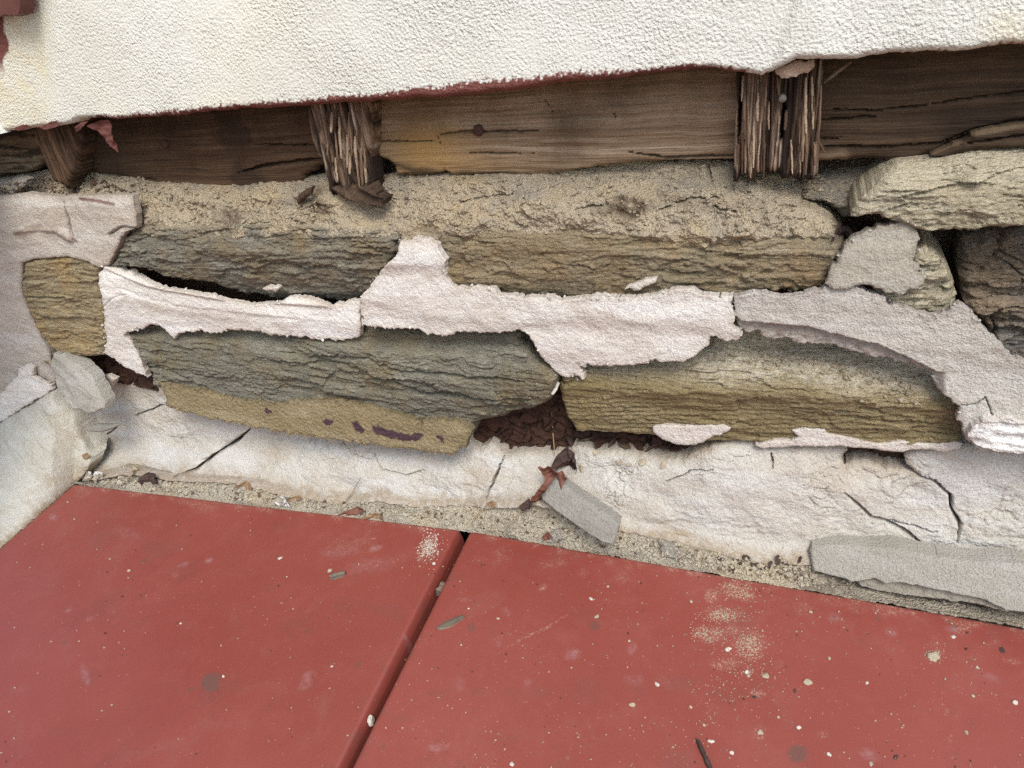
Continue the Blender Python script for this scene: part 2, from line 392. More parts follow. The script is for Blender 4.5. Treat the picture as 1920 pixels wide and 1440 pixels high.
# ------------------------------------------------------------------ the setting: ground
g = mesh_obj('ground', [(-60, -60, -.85), (60, -60, -.85), (60, 60, -.85), (-60, 60, -.85)], [(0, 1, 2, 3)], mat_ground(), None, None, False, origin=np.zeros(3))
tag(g, 'trodden brown earth ground in front of the house', kind='structure')

# ================================================================== foundation wall
WALL = thing('stone_foundation_wall', (0, .1, -.5), 'old rubble stone foundation wall with torn plaster skins between red doors and cream stucco', 'wall')
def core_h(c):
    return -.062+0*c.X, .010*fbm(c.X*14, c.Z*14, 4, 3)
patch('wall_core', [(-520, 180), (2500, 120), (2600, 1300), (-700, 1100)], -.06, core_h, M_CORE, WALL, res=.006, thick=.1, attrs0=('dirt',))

# ---- stones
def layers(c, seed, slope=0., layer=.010, amp=.006, warp=.010, kx=1.8):
    w = c.Z-slope*c.X+.45*warp*fbm(c.X*5, c.Z*9, 3, seed)
    w = w+.0014*fbm(c.X*60, c.Z*90, 3, seed+21)
    va = np.clip(.25+1.7*(fbm(c.X*6, c.Z*12, 3, seed+31)+.15), .05, 1.3); vb = np.clip(.35+1.5*(fbm(c.X*10, c.Z*22, 3, seed+33)+.15), .08, 1.2)
    r = va*amp*.9*strat(c.X*14+5*fbm(c.X*6, c.Z*40, 3, seed+2), w/layer, seed, kx*1.6, 3.6)
    r = r+vb*amp*.5*strat(c.X*45+5*fbm(c.X*20, c.Z*70, 3, seed+4), w/(layer*.42), seed+1, 3.0, 3.0)
    fx = c.X+.008*fbm(c.X*30, c.Z*30, 3, seed+41); fz = w+.005*fbm(c.X*30, c.Z*45, 3, seed+42)
    r = r+amp*1.0*facets(fx*11, fz*42, seed+43)+amp*.7*facets(fx*30, fz*95, seed+44)
    r = r+amp*.6*fbm(c.X*9, c.Z*20, 5, seed+5, .55)
    r = r+amp*.7*(.35-np.abs(fbm(c.X*55, w*190, 3, seed+8, .6)))
    r = r+amp*.38*fbm(c.X*230, w*420, 2, seed+9, .7)
    return r
def edge(c, w, depth):
    return -depth*(1-np.clip(c.s/w, 0, 1))**2.2
def updust(c, D):
    return D
LABELS = []
def stone(poly, dp, macro, mat, seed, slope=0, layer=.01, amp=.006, rag=.002, ew=.012, ed=.014, dust=None, res=.00135, label=None, extra=None, warp=.01, ragscale=110, kx=1.8):
    def h(c):
        D = macro(c)
        m = layers(c, seed, slope, layer, amp, warp, kx)+edge(c, ew, ed)
        if extra is not None: m = m+extra(c)
        du = dust(c) if dust is not None else np.zeros(c.X.shape)
        return D, m, {'dust': np.clip(du, 0, 1)}
    o = patch('stone', poly, dp, h, mat, WALL, res, rag, ragscale, (), .05, -.055, seed)
    if label: o['label'] = label
    return o
vy = lambda pts: (lambda c: np.interp(c.py, [p[0] for p in pts], [p[1] for p in pts]))

A = [(222, 462), (236, 440), (252, 424), (300, 412), (360, 416), (430, 411), (520, 413), (600, 418), (680, 413), (735, 420), (746, 445), (742, 475), (726, 500), (706, 540), (692, 560), (660, 566), (600, 566), (540, 562), (480, 556), (430, 548), (380, 534), (335, 528), (290, 512), (245, 500), (212, 500), (207, 492)]
stone(A, .03, vy([(400, .012), (430, .022), (470, .034), (520, .030), (550, .016), (570, .0)]), M_A, 11, .0, .011, .0050, .0050, .008, .011,
      lambda c: sstep(445, 415, c.py+14*fbm(c.X*20, c.Z*20, 3, 5)), label='dark olive grey schist block below the left board')
B = [(780, 452), (830, 436), (880, 424), (1000, 424), (1100, 414), (1200, 412), (1300, 418), (1345, 434), (1420, 442), (1490, 440), (1560, 447), (1583, 452), (1579, 476), (1562, 502), (1549, 546), (1480, 552), (1300, 562), (1200, 566), (1050, 570), (930, 560), (830, 552), (780, 520)]
stone(B, .03, lambda c: np.interp(c.py-(c.px-1100)*.01, [400, 430, 470, 530, 560, 570], [.008, .020, .032, .036, .03, .02]), M_B, 23, -.01, .012, .0043, .0050, .007, .010,
      lambda c: sstep(452, 415, c.py+18*fbm(c.X*16, c.Z*18, 3, 6)+np.where(c.px > 1280, -18, 0)), label='long tan schist block under the middle board')
C = [(226, 624), (240, 616), (283, 614), (400, 616), (520, 622), (640, 632), (676, 612), (790, 620), (900, 618), (978, 622), (992, 650), (1007, 673), (1030, 687), (1048, 703), (1046, 723), (1040, 740), (1023, 757), (993, 780), (953, 779), (937, 799), (884, 799), (884, 812), (874, 832), (848, 846), (800, 842), (707, 831), (600, 816), (480, 798), (383, 778), (320, 761), (290, 725), (268, 676), (246, 640)]
def cC(c):
    top = np.interp(c.px, [230, 640, 1050], [616, 628, 640])
    t = (c.py-top)/np.interp(c.px, [230, 640, 880, 1050], [140, 205, 200, 100])
    return np.interp(t, [0, .12, .4, .75, 1], [.012, .026, .040, .044, .038])
def xC(c):
    r = -.008*groove(c, [(600, 660), (700, 668), (760, 690), (900, 700), (990, 705)], 5, 4, 3)
    r += .009*sstep(3, -3, c.py-np.interp(c.px, [540, 640, 720, 800, 900, 1000], [652, 672, 700, 712, 742, 752])+9*fbm(c.px/45, c.py/45, 4, 19))*sstep(520, 600, c.px)-.006*sstep(3, -3, c.py-np.interp(c.px, [680, 790, 900, 1000], [640, 652, 664, 676])+7*fbm(c.px/40, c.py/40, 4, 29))*sstep(660, 720, c.px)
    r -= .008*groove(c, [(690, 690), (790, 735), (900, 742), (1000, 742)], 5, 4, 4)
    r += .006*sstep(60, -60, c.py-(700+(c.px-600)*.12)+14*fbm(c.px/60, c.py/22, 3, 9))*sstep(560, 640, c.px)
    r -= .016*sstep(0, 30, c.py-np.interp(c.px, [860, 900, 950, 1000, 1046], [800, 775, 765, 750, 725]))*sstep(850, 890, c.px)
    return r
stone(C, .035, cC, M_C, 37, -.06, .012, .0042, .0022, .006, .010, lambda c: .6*sstep(640, 615, c.py+8*fbm(c.X*20, c.Z*20, 3, 6)), label='large slanting blue grey schist slab with sandy bottom strip', extra=xC)
D = [(1050, 703), (1100, 684), (1190, 674), (1280, 650), (1330, 628), (1430, 604), (1600, 622), (1730, 664), (1785, 715), (1804, 760), (1808, 800), (1803, 836), (1680, 843), (1500, 838), (1280, 830), (1180, 818), (1080, 813), (1060, 787), (1052, 760), (1047, 733)]
def cD(c):
    rim = np.interp(c.px, [1050, 1150, 1300, 1450, 1600, 1800], [716, 738, 734, 742, 752, 770])+7*fbm(c.px/60, c.py/200, 3, 8)
    t = c.py-rim
    return np.interp(t, [-130, -90, -40, -8, 0, 9, 30, 60, 90], [-.02, .0, .027, .040, .041, .037, .035, .035, .032])
def cDd(c): return sstep(-5, -50, c.py-np.interp(c.px, [1050, 1300, 1450, 1600, 1800], [730, 734, 742, 752, 770])+26*fbm(c.X*12, c.Z*16, 3, 31))
stone(D, .03, cD, M_D, 51, .0, .009, .0034, .0015, .008, .008, cDd, label='ochre ribbed schist block with rounded sandy top', extra=lambda c: -.0018*np.abs(np.sin((c.py+6*fbm(c.px/70, c.py/30, 3, 3))*.38))*sstep(740, 760, c.py))
F = [(43, 492), (70, 485), (127, 481), (165, 490), (188, 503), (182, 530), (196, 573), (200, 647), (196, 668), (147, 672), (120, 668), (95, 654), (78, 637), (62, 600), (49, 573), (38, 540)]
stone(F, .034, lambda c: .036+.00008*np.maximum(0, 130-c.px), M_F, 61, .03, .012, .0035, .0012, .008, .010, label='small ochre green stone set in grey plaster at the left')
Ep = [(1596, 408), (1612, 378), (1648, 346), (1683, 308), (1760, 293), (1847, 281), (1920, 276), (2060, 262), (2300, 240), (2300, 408), (2060, 416), (1920, 424), (1863, 428), (1800, 436), (1747, 438), (1717, 431), (1660, 415), (1640, 408)]
def cE(c):
    t = c.py-(350+np.where(c.px > 1800, (1800-c.px)*.05, 0)+10*fbm(c.px/90, c.py/90, 2, 4))
    return np.interp(t, [-90, -60, -10, 0, 20, 60, 80], [-.022, -.008, .030, .036, .042, .047, .046])
stone(Ep, .03, cE, M_E, 71, .02, .010, .0055, .0024, .005, .008, lambda c: sstep(10, -25, c.py-352+16*fbm(c.X*14, c.Z*14, 3, 33)), label='pale beige layered stone under the blackened board')
E2 = [(1488, 350), (1500, 332), (1560, 316), (1640, 306), (1690, 304), (1664, 345), (1632, 380), (1606, 412), (1580, 412), (1566, 396), (1546, 384), (1505, 378), (1494, 366)]
stone(E2, -.01, lambda c: np.interp(c.py, [310, 350, 385, 400], [-.055, -.036, -.016, -.022])+.0, M_G, 75, .0, .012, .006, .0016, .009, .016, lambda c: .5+0*c.X, label='recessed stone beside the black hole under the right batten')
G = [(1802, 452), (1840, 440), (1920, 424), (2080, 410), (2300, 400), (2300, 760), (2080, 730), (1920, 700), (1870, 668), (1845, 625), (1828, 592), (1806, 566), (1797, 500)]
def xG(c):
    f1, f2, idv = worley(c.X*30+2*fbm(c.X*20, c.Z*20, 2, 8), c.Z*36, 4)
    return .012*(idv-.5)-.008*sstep(.12, .0, f2-f1)
stone(G, .005, lambda c: np.interp(c.py, [420, 470, 520, 690], [-.03, -.012, .004, .012]), M_G, 81, .05, .014, .006, .002, .008, .012, extra=xG, label='rust brown blocky stone at the right behind torn plaster')
H = [(1640, 540), (1690, 540), (1716, 470), (1738, 468), (1760, 486), (1778, 500), (1790, 528), (1797, 552), (1790, 582), (1740, 598), (1690, 580), (1640, 560)]
stone(H, .04, lambda c: np.interp(c.px+.3*(c.py-520), [1700, 1750, 1795], [.040, .038, .015]), M_E, 91, .1, .009, .006, .002, .006, .01, label='small tan stone peeking beside a grey plaster flap')

# ---- crumbling mortar beds
def bed_h(c):
    D = np.interp(c.py, [315, 345, 375, 410, 440, 470], [-.034, -.018, .004, .016, .022, .004])
    D = D+np.interp(c.px, [0, 250, 600, 900, 1300, 1500], [.0, .0, .0, .002, .004, 0])
    f1, f2, idv = worley(c.X*40+2*fbm(c.X*30, c.Z*30, 2, 7), c.Z*55+2*fbm(c.X*30, c.Z*30, 2, 8), 6)
    g1, g2, gid = worley(c.X*95, c.Z*120, 16)
    sm_ = sstep(-.1, .25, fbm(c.X*7, c.Z*10, 3, 48))
    m = .019*fbm(c.X*13, c.Z*24, 5, 44, .5+.0)+sm_*.006*fbm(c.X*60, c.Z*80, 4, 47, .65)+.006*np.maximum(0, .55-f1)*2*(idv > .72)+.003*np.maximum(0, .5-g1)*2*(gid > .6)*sstep(-.1, .3, fbm(c.X*9, c.Z*14, 2, 49))+.003*fbm(c.X*220, c.Z*260, 2, 45, .7)
    for pts, w in (([(1328, 312), (1334, 345)], 4), ([(1236, 395), (1290, 375), (1345, 372)], 4), ([(1080, 392), (1130, 385)], 4), ([(860, 380), (920, 372), (960, 366)], 5), ([(1340, 390), (1378, 396)], 5)):
        m = m-.010*groove(c, pts, w, 3, int(pts[0][0]))
    return D, m+edge(c, .008, .010), {'dirt': sstep(.15, .45, fbm(c.X*9, c.Z*14, 3, 46))}
patch('mortar_bed', [(-30, 340), (60, 322), (150, 318), (253, 330), (293, 340), (480, 340), (600, 330), (690, 338), (760, 322), (840, 326), (973, 318), (1040, 318), (1130, 304), (1200, 300), (1380, 305), (1484, 318), (1478, 340), (1500, 366), (1502, 392), (1535, 404), (1562, 424), (1582, 456), (1520, 468), (830, 500), (700, 520), (230, 480), (100, 460), (-30, 460)],
      .0, bed_h, M_MORTAR, WALL, .00135, .003, 120, (), .05, -.055, 7)['label'] = 'crumbling tan sand mortar bed below the boards'

# ---- plaster skins
def plaster(name, poly, D0, mat, seed, thick=.009, rag=.0042, macro=None, extra=None, label=None, holes=(), ragscale=130, res=.00105, wave=.0022, dirt=None, ew=.0016, back=None, fine=.0006):
    def h(c):
        Dm = macro(c) if macro else np.full(c.X.shape, D0)
        m = wave*fbm(c.X*10, c.Z*16, 3, seed)+fine*fbm(c.X*170, c.Z*170, 3, seed+1, .7)+.0016*fbm(c.X*45, c.Z*60, 3, seed+2)+edge(c, ew, .0012)
        m = m+.0014*np.maximum(0, fbm(c.X*150, c.Z*150, 3, seed+6))*(1-np.clip(c.s/.010, 0, 1))
        di = np.clip(.55*(1-c.s/.006), 0, 1)
        pt = np.zeros(c.X.shape)
        if extra:
            e, d2, p2 = extra(c); m = m+e; di = np.maximum(di, d2); pt = p2+pt
        return Dm, m, {'dirt': np.clip(di, 0, 1), 'paint': np.clip(pt, 0, 1), 'crack_shade': 0*c.X}
    o = patch(name, poly, D0, h, mat, WALL, res, rag, ragscale, holes, thick, back, seed)
    if label: o['label'] = label
    return o
P1 = [(198, 497), (222, 503), (248, 514), (277, 528), (320, 541), (362, 548), (400, 554), (430, 564), (460, 571), (493, 569), (528, 567), (540, 558), (552, 556), (580, 561), (602, 568), (613, 573), (640, 570), (658, 562), (675, 566), (676, 634), (640, 640), (590, 636), (533, 630), (480, 622), (433, 618), (393, 627), (375, 622), (335, 625), (327, 637), (317, 626), (300, 612), (283, 608), (267, 617), (240, 622), (234, 632), (245, 642), (256, 660), (267, 682), (274, 705), (253, 697), (230, 685), (194, 662), (199, 640), (195, 610), (194, 580), (188, 550), (184, 530), (187, 508)]
def e1(c):
    m = .004*sstep(8, 0, line_dist(c.px, c.py, [(200, 500), (280, 534), (400, 556), (620, 572)]))
    m = m-.0012*groove(c, [(220, 540), (260, 556), (330, 575), (440, 590), (560, 600)], 6, 4, 6)-.002*groove(c, [(195, 575), (210, 560), (235, 552)], 4, 2, 7)
    return m, .4*sstep(14, 0, line_dist(c.px, c.py, [(230, 560), (330, 585), (460, 600)])), 0
plaster('plaster_band', P1, .036, M_P1, 101, extra=e1, label='white plaster band between the two left stones', macro=lambda c: .034+.006*sstep(240, 200, c.px)+np.interp(c.py-c.px*.1, [470, 500, 540, 580], [-.008, .0, .004, .0]))
P2 = [(677, 553), (693, 537), (703, 522), (713, 507), (728, 492), (740, 483), (745, 470), (747, 455), (770, 444), (800, 448), (815, 458), (824, 474), (834, 487), (830, 505), (832, 523), (853, 540), (890, 538), (927, 540), (934, 553), (975, 556), (1020, 557), (1067, 562), (1133, 555), (1180, 560), (1213, 558), (1247, 547), (1280, 543), (1300, 543), (1312, 552), (1345, 556), (1374, 555), (1371, 573), (1378, 613), (1390, 630), (1363, 640), (1352, 632), (1330, 640), (1321, 656), (1300, 669), (1280, 679), (1233, 674), (1210, 681), (1187, 686), (1150, 684), (1107, 686), (1084, 688), (1097, 697), (1094, 713), (1075, 705), (1057, 708), (1040, 698), (1017, 673), (1002, 647), (992, 632), (977, 622), (917, 626), (853, 622), (838, 632), (803, 630), (783, 619), (723, 615), (677, 612)]
def e2(c):
    m = .0030*np.sin((c.py-560-(c.px-1000)*.05)*.075+2*fbm(c.px/160, c.py/80, 2, 4))*.5
    return m, .35*sstep(.1, .4, fbm(c.X*14, c.Z*22, 3, 133)), 0
plaster('plaster_band', P2, .048, M_P2, 113, .010, extra=e2, label='pinkish plaster band with upright tongue crossing the middle of the wall', macro=lambda c: np.interp(c.py, [440, 500, 560, 640, 700], [.042, .047, .047, .049, .046]))
P3 = [(1376, 556), (1400, 551), (1430, 550), (1467, 557), (1510, 550), (1545, 536), (1600, 538), (1640, 552), (1690, 576), (1740, 594), (1776, 590), (1783, 575), (1800, 570), (1817, 580), (1840, 607), (1862, 632), (1880, 653), (1897, 673), (1920, 680), (2060, 705), (2300, 740), (2300, 900), (2060, 866), (1920, 852), (1887, 854), (1840, 848), (1812, 826), (1803, 800), (1795, 780), (1801, 763), (1792, 757), (1760, 733), (1752, 718), (1750, 703), (1740, 696), (1725, 694), (1680, 683), (1613, 670), (1573, 660), (1566, 652), (1547, 653), (1493, 648), (1437, 642), (1423, 637), (1424, 625), (1397, 632), (1378, 613)]
P3L = [(1370, 590), (1390, 603), (1440, 607), (1513, 613), (1567, 627), (1647, 647), (1697, 670), (1760, 700)]
def e3(c):
    y = yat(c.px, P3L)+2.5*fbm(c.px/10, c.py/10, 3, 8)
    low = sstep(-1.5, 1.5, c.py-y)*sstep(1775, 1755, c.px)
    return -.009*low+.003*fbm(c.X*120, c.Z*120, 3, 14)*low-.012*groove(c, [(1802, 760), (1830, 758), (1848, 745), (1856, 765), (1862, 790)], 1.6, 3, 12), low*.6, 0
plaster('plaster_band', P3, .046, M_P3, 127, .009, extra=e3, label='long grey plaster band sweeping down at the right', macro=lambda c: np.interp(c.px, [1370, 1500, 1800, 1950], [.046, .048, .052, .056])+np.interp(c.py, [560, 700, 850], [0, .0, .010]))
M_P3A = mat_plaster('dull_grey_plaster', (.385, .345, 0.279), (.42, .38, 0.312), (.20, .165, 0.126), 1.1, (.45, .425, 0.363))
P3a = [(1549, 532), (1557, 503), (1570, 482), (1583, 460), (1605, 445), (1640, 430), (1680, 420), (1711, 413), (1717, 430), (1723, 443), (1721, 470), (1716, 490), (1728, 507), (1735, 522), (1722, 540), (1683, 553), (1650, 547), (1632, 536), (1600, 540), (1565, 545)]
plaster('plaster_flap', P3a, .047, M_P3A, 131, .010, label='grey square plaster flap over the small tan stone', macro=lambda c: np.interp(c.py, [410, 470, 550], [.036, .046, .054]))
P4 = [(957, 727), (966, 718), (975, 714), (990, 703), (1008, 702), (1025, 707), (1047, 722), (1044, 732), (1037, 741), (1024, 735), (1015, 730), (1004, 736), (993, 748), (975, 740)]
plaster('plaster_flap', P4, .05, M_P2, 137, .004, rag=.0016, wave=.002, label='small curled plaster scrap at the tip of the slanting slab', macro=lambda c: .042+.0004*np.maximum(0, c.py-708))
for k, (pl, seed) in enumerate((([(1222, 801), (1245, 797), (1300, 799), (1345, 796), (1378, 801), (1362, 814), (1335, 820), (1316, 832), (1280, 836), (1262, 832), (1240, 824), (1224, 812)], 141),
                 ([(1413, 836), (1450, 826), (1482, 826), (1500, 821), (1486, 808), (1520, 806), (1546, 804), (1552, 814), (1580, 819), (1610, 826), (1640, 832), (1690, 828), (1740, 832), (1790, 828), (1804, 832), (1800, 842), (1770, 848), (1730, 842), (1690, 850), (1640, 842), (1580, 838), (1500, 838), (1430, 842)], 143),
                 ([(1166, 543), (1180, 534), (1192, 531), (1210, 524), (1231, 523), (1228, 531), (1205, 540), (1200, 545), (1186, 546), (1180, 540), (1172, 547)], 145),
                 ([(492, 541), (500, 538), (520, 540), (514, 546), (498, 545)], 146))):
    plaster('plaster_smear', pl, .036 if k < 2 else .042, M_P2, seed, .008, rag=.0034, wave=.001, ew=.003)
ST = [(296, 716), (330, 722), (400, 735), (470, 752), (520, 756), (550, 752), (600, 752), (640, 750), (690, 760), (740, 776), (773, 787), (815, 790), (835, 786), (850, 790), (874, 800), (884, 812), (874, 834), (848, 855), (800, 849), (740, 842), (707, 838), (640, 828), (560, 816), (480, 803), (430, 792), (383, 783), (340, 772), (314, 762)]
def eS(c):
    p = 0
    for pts, w in (([(705, 805), (722, 812), (760, 822), (786, 818)], 7), ([(668, 797), (676, 804)], 7), ([(822, 820), (828, 824)], 5), ([(612, 790), (618, 792)], 6), ([(500, 768), (505, 772)], 4)):
        p = np.maximum(p, sstep(1.2, .75, line_dist(c.px+5*fbm(c.px/9, c.py/9, 2, 5), c.py+5*fbm(c.px/9, c.py/9, 2, 6), pts)/w))
    return .0012*fbm(c.X*240, c.Z*240, 2, 15), 0*c.X, p
plaster('mortar_strip', ST, .052, M_STRIP, 151, .012, rag=.0065, ragscale=110, extra=eS, label='olive sandy mortar strip with purple paint stains along the slab bottom', macro=lambda c: .047+.00010*(c.py-720), ew=.008)
LUMP = [(1818, 806), (1826, 794), (1845, 787), (1870, 790), (1897, 789), (1920, 796), (1990, 806), (2080, 820), (2080, 880), (1960, 858), (1900, 848), (1860, 844), (1830, 834), (1816, 820)]
plaster('plaster_lump', LUMP, .068, M_WHITE, 161, .02, rag=.0025, ew=.012, extra=lambda c: (.004*strat(c.X*30, c.Z*160, 4, 2, 2)+.003*fbm(c.X*80, c.Z*120, 3, 9), 0*c.X, 0), label='bulging white flaky plaster lump at the right edge')
TNG = [(742, 462), (755, 440), (776, 432), (806, 436), (822, 446), (818, 466), (790, 452), (765, 456)]
plaster('plaster_smear', TNG, .034, M_MORTAR, 163, .02, rag=.003, wave=.004, ew=.006)

# left side: grey plaster round the small stone
PL = [(-300, 420), (-60, 384), (0, 368), (50, 362), (113, 370), (180, 366), (247, 366), (250, 385), (255, 402), (258, 428), (240, 434), (230, 444), (222, 466), (207, 492), (188, 503), (165, 490), (127, 481), (70, 485), (43, 492), (38, 540), (49, 573), (62, 600), (78, 637), (92, 660), (100, 690), (101, 726), (85, 738), (63, 748), (27, 773), (0, 790), (-150, 868), (-300, 950)]
def DPL(px): return .036+.00008*np.maximum(0, 130-px)+.0000004*np.maximum(0, 60-px)**2
def ePL(c):
    m = -.006*groove(c, [(117, 376), (124, 405), (132, 435), (146, 462)], 2.2, 2, 3)-.004*groove(c, [(140, 385), (146, 408)], 1.6, 1, 4)
    m = m+.005*sstep(10, 0, line_dist(c.px, c.py, [(35, 432), (75, 425), (105, 430), (135, 448)]))*sstep(0, 5, c.py-425)-.006*groove(c, [(205, 440), (228, 426), (256, 428)], 7, 2, 5)
    p = np.maximum(sstep(4, 2, line_dist(c.px+4*fbm(c.px/8, c.py/8, 2, 1), c.py, [(150, 372), (185, 376), (214, 382)])+0*c.px)*.8, 0.55*groove(c, [(117, 376), (124, 405), (132, 435), (146, 462)], 2.6, 2, 3))
    d = .8*sstep(9, 0, line_dist(c.px, c.py, [(35, 432), (75, 425), (105, 430), (135, 448)]))+.7*sstep(9, 0, line_dist(c.px, c.py, [(208, 438), (228, 428), (256, 430)]))
    return m+.006*fbm(c.X*8, c.Z*8, 2, 77), d, p
plaster('plaster_coat', PL, .036, M_PL, 171, .010, rag=.0016, extra=ePL, macro=lambda c: DPL(c.px)+np.interp(c.py, [365, 385], [-.004, 0]), label='grey pink plaster coat at the far left', res=.0016)

plaster('plaster_smear', [(-40, 806), (-20, 760), (10, 728), (32, 706), (34, 690), (52, 681), (64, 690), (62, 706), (82, 714), (97, 722), (99, 732), (84, 742), (63, 751), (27, 776), (0, 792)], .050, M_P1, 173, .005, rag=.004, macro=lambda c: DPL(c.px)+.006, wave=.003)

# ---- door planes (needed by the foot of the wall)
DOORD = .095
SL = math.radians(9)
def plane_hit(px, py, p0, n):
    r = ray(px, py); t = ((p0-CAM) @ n)/(r @ n); return CAM+r*t[..., None]
def leaf_plane(a, b):
    p0 = P(a[0], a[1], DOORD); p1 = P(b[0], b[1], DOORD)
    u = p1-p0; u /= np.linalg.norm(u); v = np.array([0, -math.cos(SL), -math.sin(SL)])
    n = np.cross(u, v); n /= np.linalg.norm(n)
    if n[2] < 0: n = -n
    return p0, n
LPL = leaf_plane((140, 905), (868, 990)); RPL = leaf_plane((884, 992), (1920, 1173))
def door_edge_y(px): return np.where(px < 874, 905+(px-140)*.1168, 992+(px-884)*.1747)
_ex = np.linspace(-420, 140, 30); _ey = 905+(140-_ex)*.86
_eh = plane_hit(_ex, _ey, *LPL)
def DCH(px): return np.interp(px, _ex, -_eh[:, 1])

# ---- pale plaster base and cheek
FOOT = [(-100, 920), (120, 905), (153, 893), (233, 881), (327, 893), (400, 897), (500, 913), (640, 936), (707, 932), (780, 942), (873, 945), (940, 936), (1007, 938), (1060, 950), (1110, 972), (1173, 995), (1257, 1013), (1360, 1034), (1447, 1052), (1513, 1050), (1600, 1085), (1720, 1115), (1920, 1155), (2100, 1190)]
Q = [(150, 905), (168, 850), (150, 790), (120, 750), (180, 720), (213, 714), (283, 722), (300, 700), (700, 780), (874, 800), (884, 832), (897, 842), (918, 832), (932, 843), (945, 856), (985, 852), (1033, 856), (1060, 852), (1085, 840), (1120, 850), (1175, 852), (1230, 862), (1280, 864), (1307, 846), (1340, 832), (1393, 822), (1423, 834), (1487, 835), (1560, 835), (1584, 838), (1590, 850), (1581, 862), (1582, 877), (1600, 868), (1625, 866), (1663, 880), (1700, 886), (1720, 890), (1702, 872), (1696, 858), (1712, 840), (1800, 830), (1920, 840), (2100, 850), (2300, 870), (2300, 1260), (2100, 1205), (1920, 1172), (1720, 1132), (1600, 1100), (1513, 1062), (1447, 1064), (1360, 1046), (1257, 1025), (1173, 1007), (1110, 984), (1060, 962), (1007, 950), (873, 957), (780, 954), (707, 944), (640, 948), (500, 925), (400, 909), (327, 905), (233, 893)]
CR = [([(470, 803), (440, 830), (405, 850), (370, 878), (325, 897)], 3.6), ([(310, 757), (285, 768), (250, 782)], 2.6), ([(945, 856), (935, 880), (925, 905), (912, 932)], 1.8), ([(220, 800), (195, 820), (165, 845)], 2.),
      ([(1582, 920), (1605, 942), (1632, 968), (1660, 980), (1700, 1000), (1735, 1028)], 3.2), ([(1655, 975), (1700, 986), (1760, 1000)], 1.6), ([(1712, 886), (1752, 902), (1782, 930), (1783, 955), (1800, 985), (1795, 1020)], 3.2), ([(1446, 850), (1448, 880)], 3),
      ([(1250, 900), (1300, 880), (1340, 878)], 1.5), ([(640, 830), (660, 850), (700, 860)], 1.2), ([(700, 850), (720, 880), (760, 890), (800, 880)], 1.2)]
def Qmacro(c):
    foot = yat(c.px, FOOT)
    t = (c.py-840)/np.maximum(foot-840, 30)
    D = np.interp(t, [-2., -.2, 0, .5, .85, 1, 1.15], [.0, .014, .020, .040, .054, .066, .075])
    D = D+.014*sstep(240, 140, c.px)
    D = D+.012*np.exp(-((c.px-1400)/130)**2-((c.py-900)/70)**2)
    return D
def qh(c):
    m = .012*fbm(c.X*7, c.Z*9, 3, 201)+.004*fbm(c.X*26, c.Z*30, 4, 202)+.0007*fbm(c.X*160, c.Z*160, 3, 203, .7)
    rgh = sstep(-.15, .2, fbm(c.X*8+3, c.Z*8, 3, 204))
    f1, f2, idv = worley(c.X*34+1.5*fbm(c.X*30, c.Z*30, 2, 5), c.Z*34+1.5*fbm(c.X*30, c.Z*30, 2, 6), 3)
    rg2 = rgh*sstep(.05, .4, fbm(c.X*6+9, c.Z*6, 2, 214))
    m = m+rg2*(-.003*sstep(.10, .0, f2-f1)+.003*(idv-.5))
    m = m+(.15+rgh)*.0038*fbm(c.X*45, c.Z*60, 5, 205, .7)
    di = np.clip(.5*(1-c.s/.008), 0, 1)+.4*rg2*sstep(.10, 0, f2-f1)+.35*sstep(.2, .5, fbm(c.X*9, c.Z*9, 3, 206))
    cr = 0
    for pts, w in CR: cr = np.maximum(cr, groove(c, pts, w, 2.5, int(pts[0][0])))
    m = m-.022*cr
    m = m+.004*sstep(4, -4, c.py-np.interp(c.px, [470, 325][::-1], [803, 897][::-1]))*sstep(318, 330, c.px)*sstep(476, 466, c.px)*sstep(-60, -5, c.py-np.interp(c.px, [325, 470], [897, 803]))
    foot = yat(c.px, FOOT)
    di = np.maximum(di, sstep(-30, 0, c.py-foot+20*fbm(c.X*30, c.Z*30, 3, 8))*.9)
    return Qmacro(c), m+edge(c, .006, .005), {'dirt': np.clip(di, 0, 1), 'paint': 0*c.X, 'crack_shade': np.clip(cr*1.3-.25, 0, 1)}
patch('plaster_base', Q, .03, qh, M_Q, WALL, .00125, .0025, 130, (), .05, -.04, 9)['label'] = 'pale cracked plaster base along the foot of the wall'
CH = [(98, 732), (112, 752), (135, 775), (152, 795), (172, 842), (160, 880), (146, 902), (136, 910), (0, 1027), (-200, 1199), (-400, 1371), (-500, 1100), (-300, 955), (-150, 872), (0, 793), (30, 773), (63, 752)]
def ch_h(c):
    edge_y = 905+(140-c.px)*.86; top = yat(c.px, [(-500, 1090), (-300, 955), (-150, 870), (0, 790), (63, 750), (100, 730), (140, 760), (172, 830)])
    t = np.clip((c.py-top)/np.maximum(edge_y-top, 10), 0, 1.1)
    De = np.where(c.px < 140, DCH(c.px), .095); Dt = DPL(c.px)+.004
    D = Dt+(De-Dt)*t**.9
    m = .010*fbm(c.X*9, c.Z*9, 4, 301, .6)+.004*fbm(c.X*40, c.Z*40, 4, 302, .6)+.0007*fbm(c.X*160, c.Z*160, 3, 303, .7)
    return D, m+edge(c, .006, .005), {'dirt': np.clip(sstep(20, 0, edge_y-c.py+10*fbm(c.X*40, c.Z*40, 3, 4))+.4*sstep(.15, .5, fbm(c.X*12, c.Z*12, 3, 305)), 0, 1), 'paint': 0*c.X}
patch('plaster_cheek', CH, .06, ch_h, M_CHK, WALL, .0016, .0015, 130, (), .03, None, 19)['label'] = 'white plaster cheek running forward beside the left door leaf'

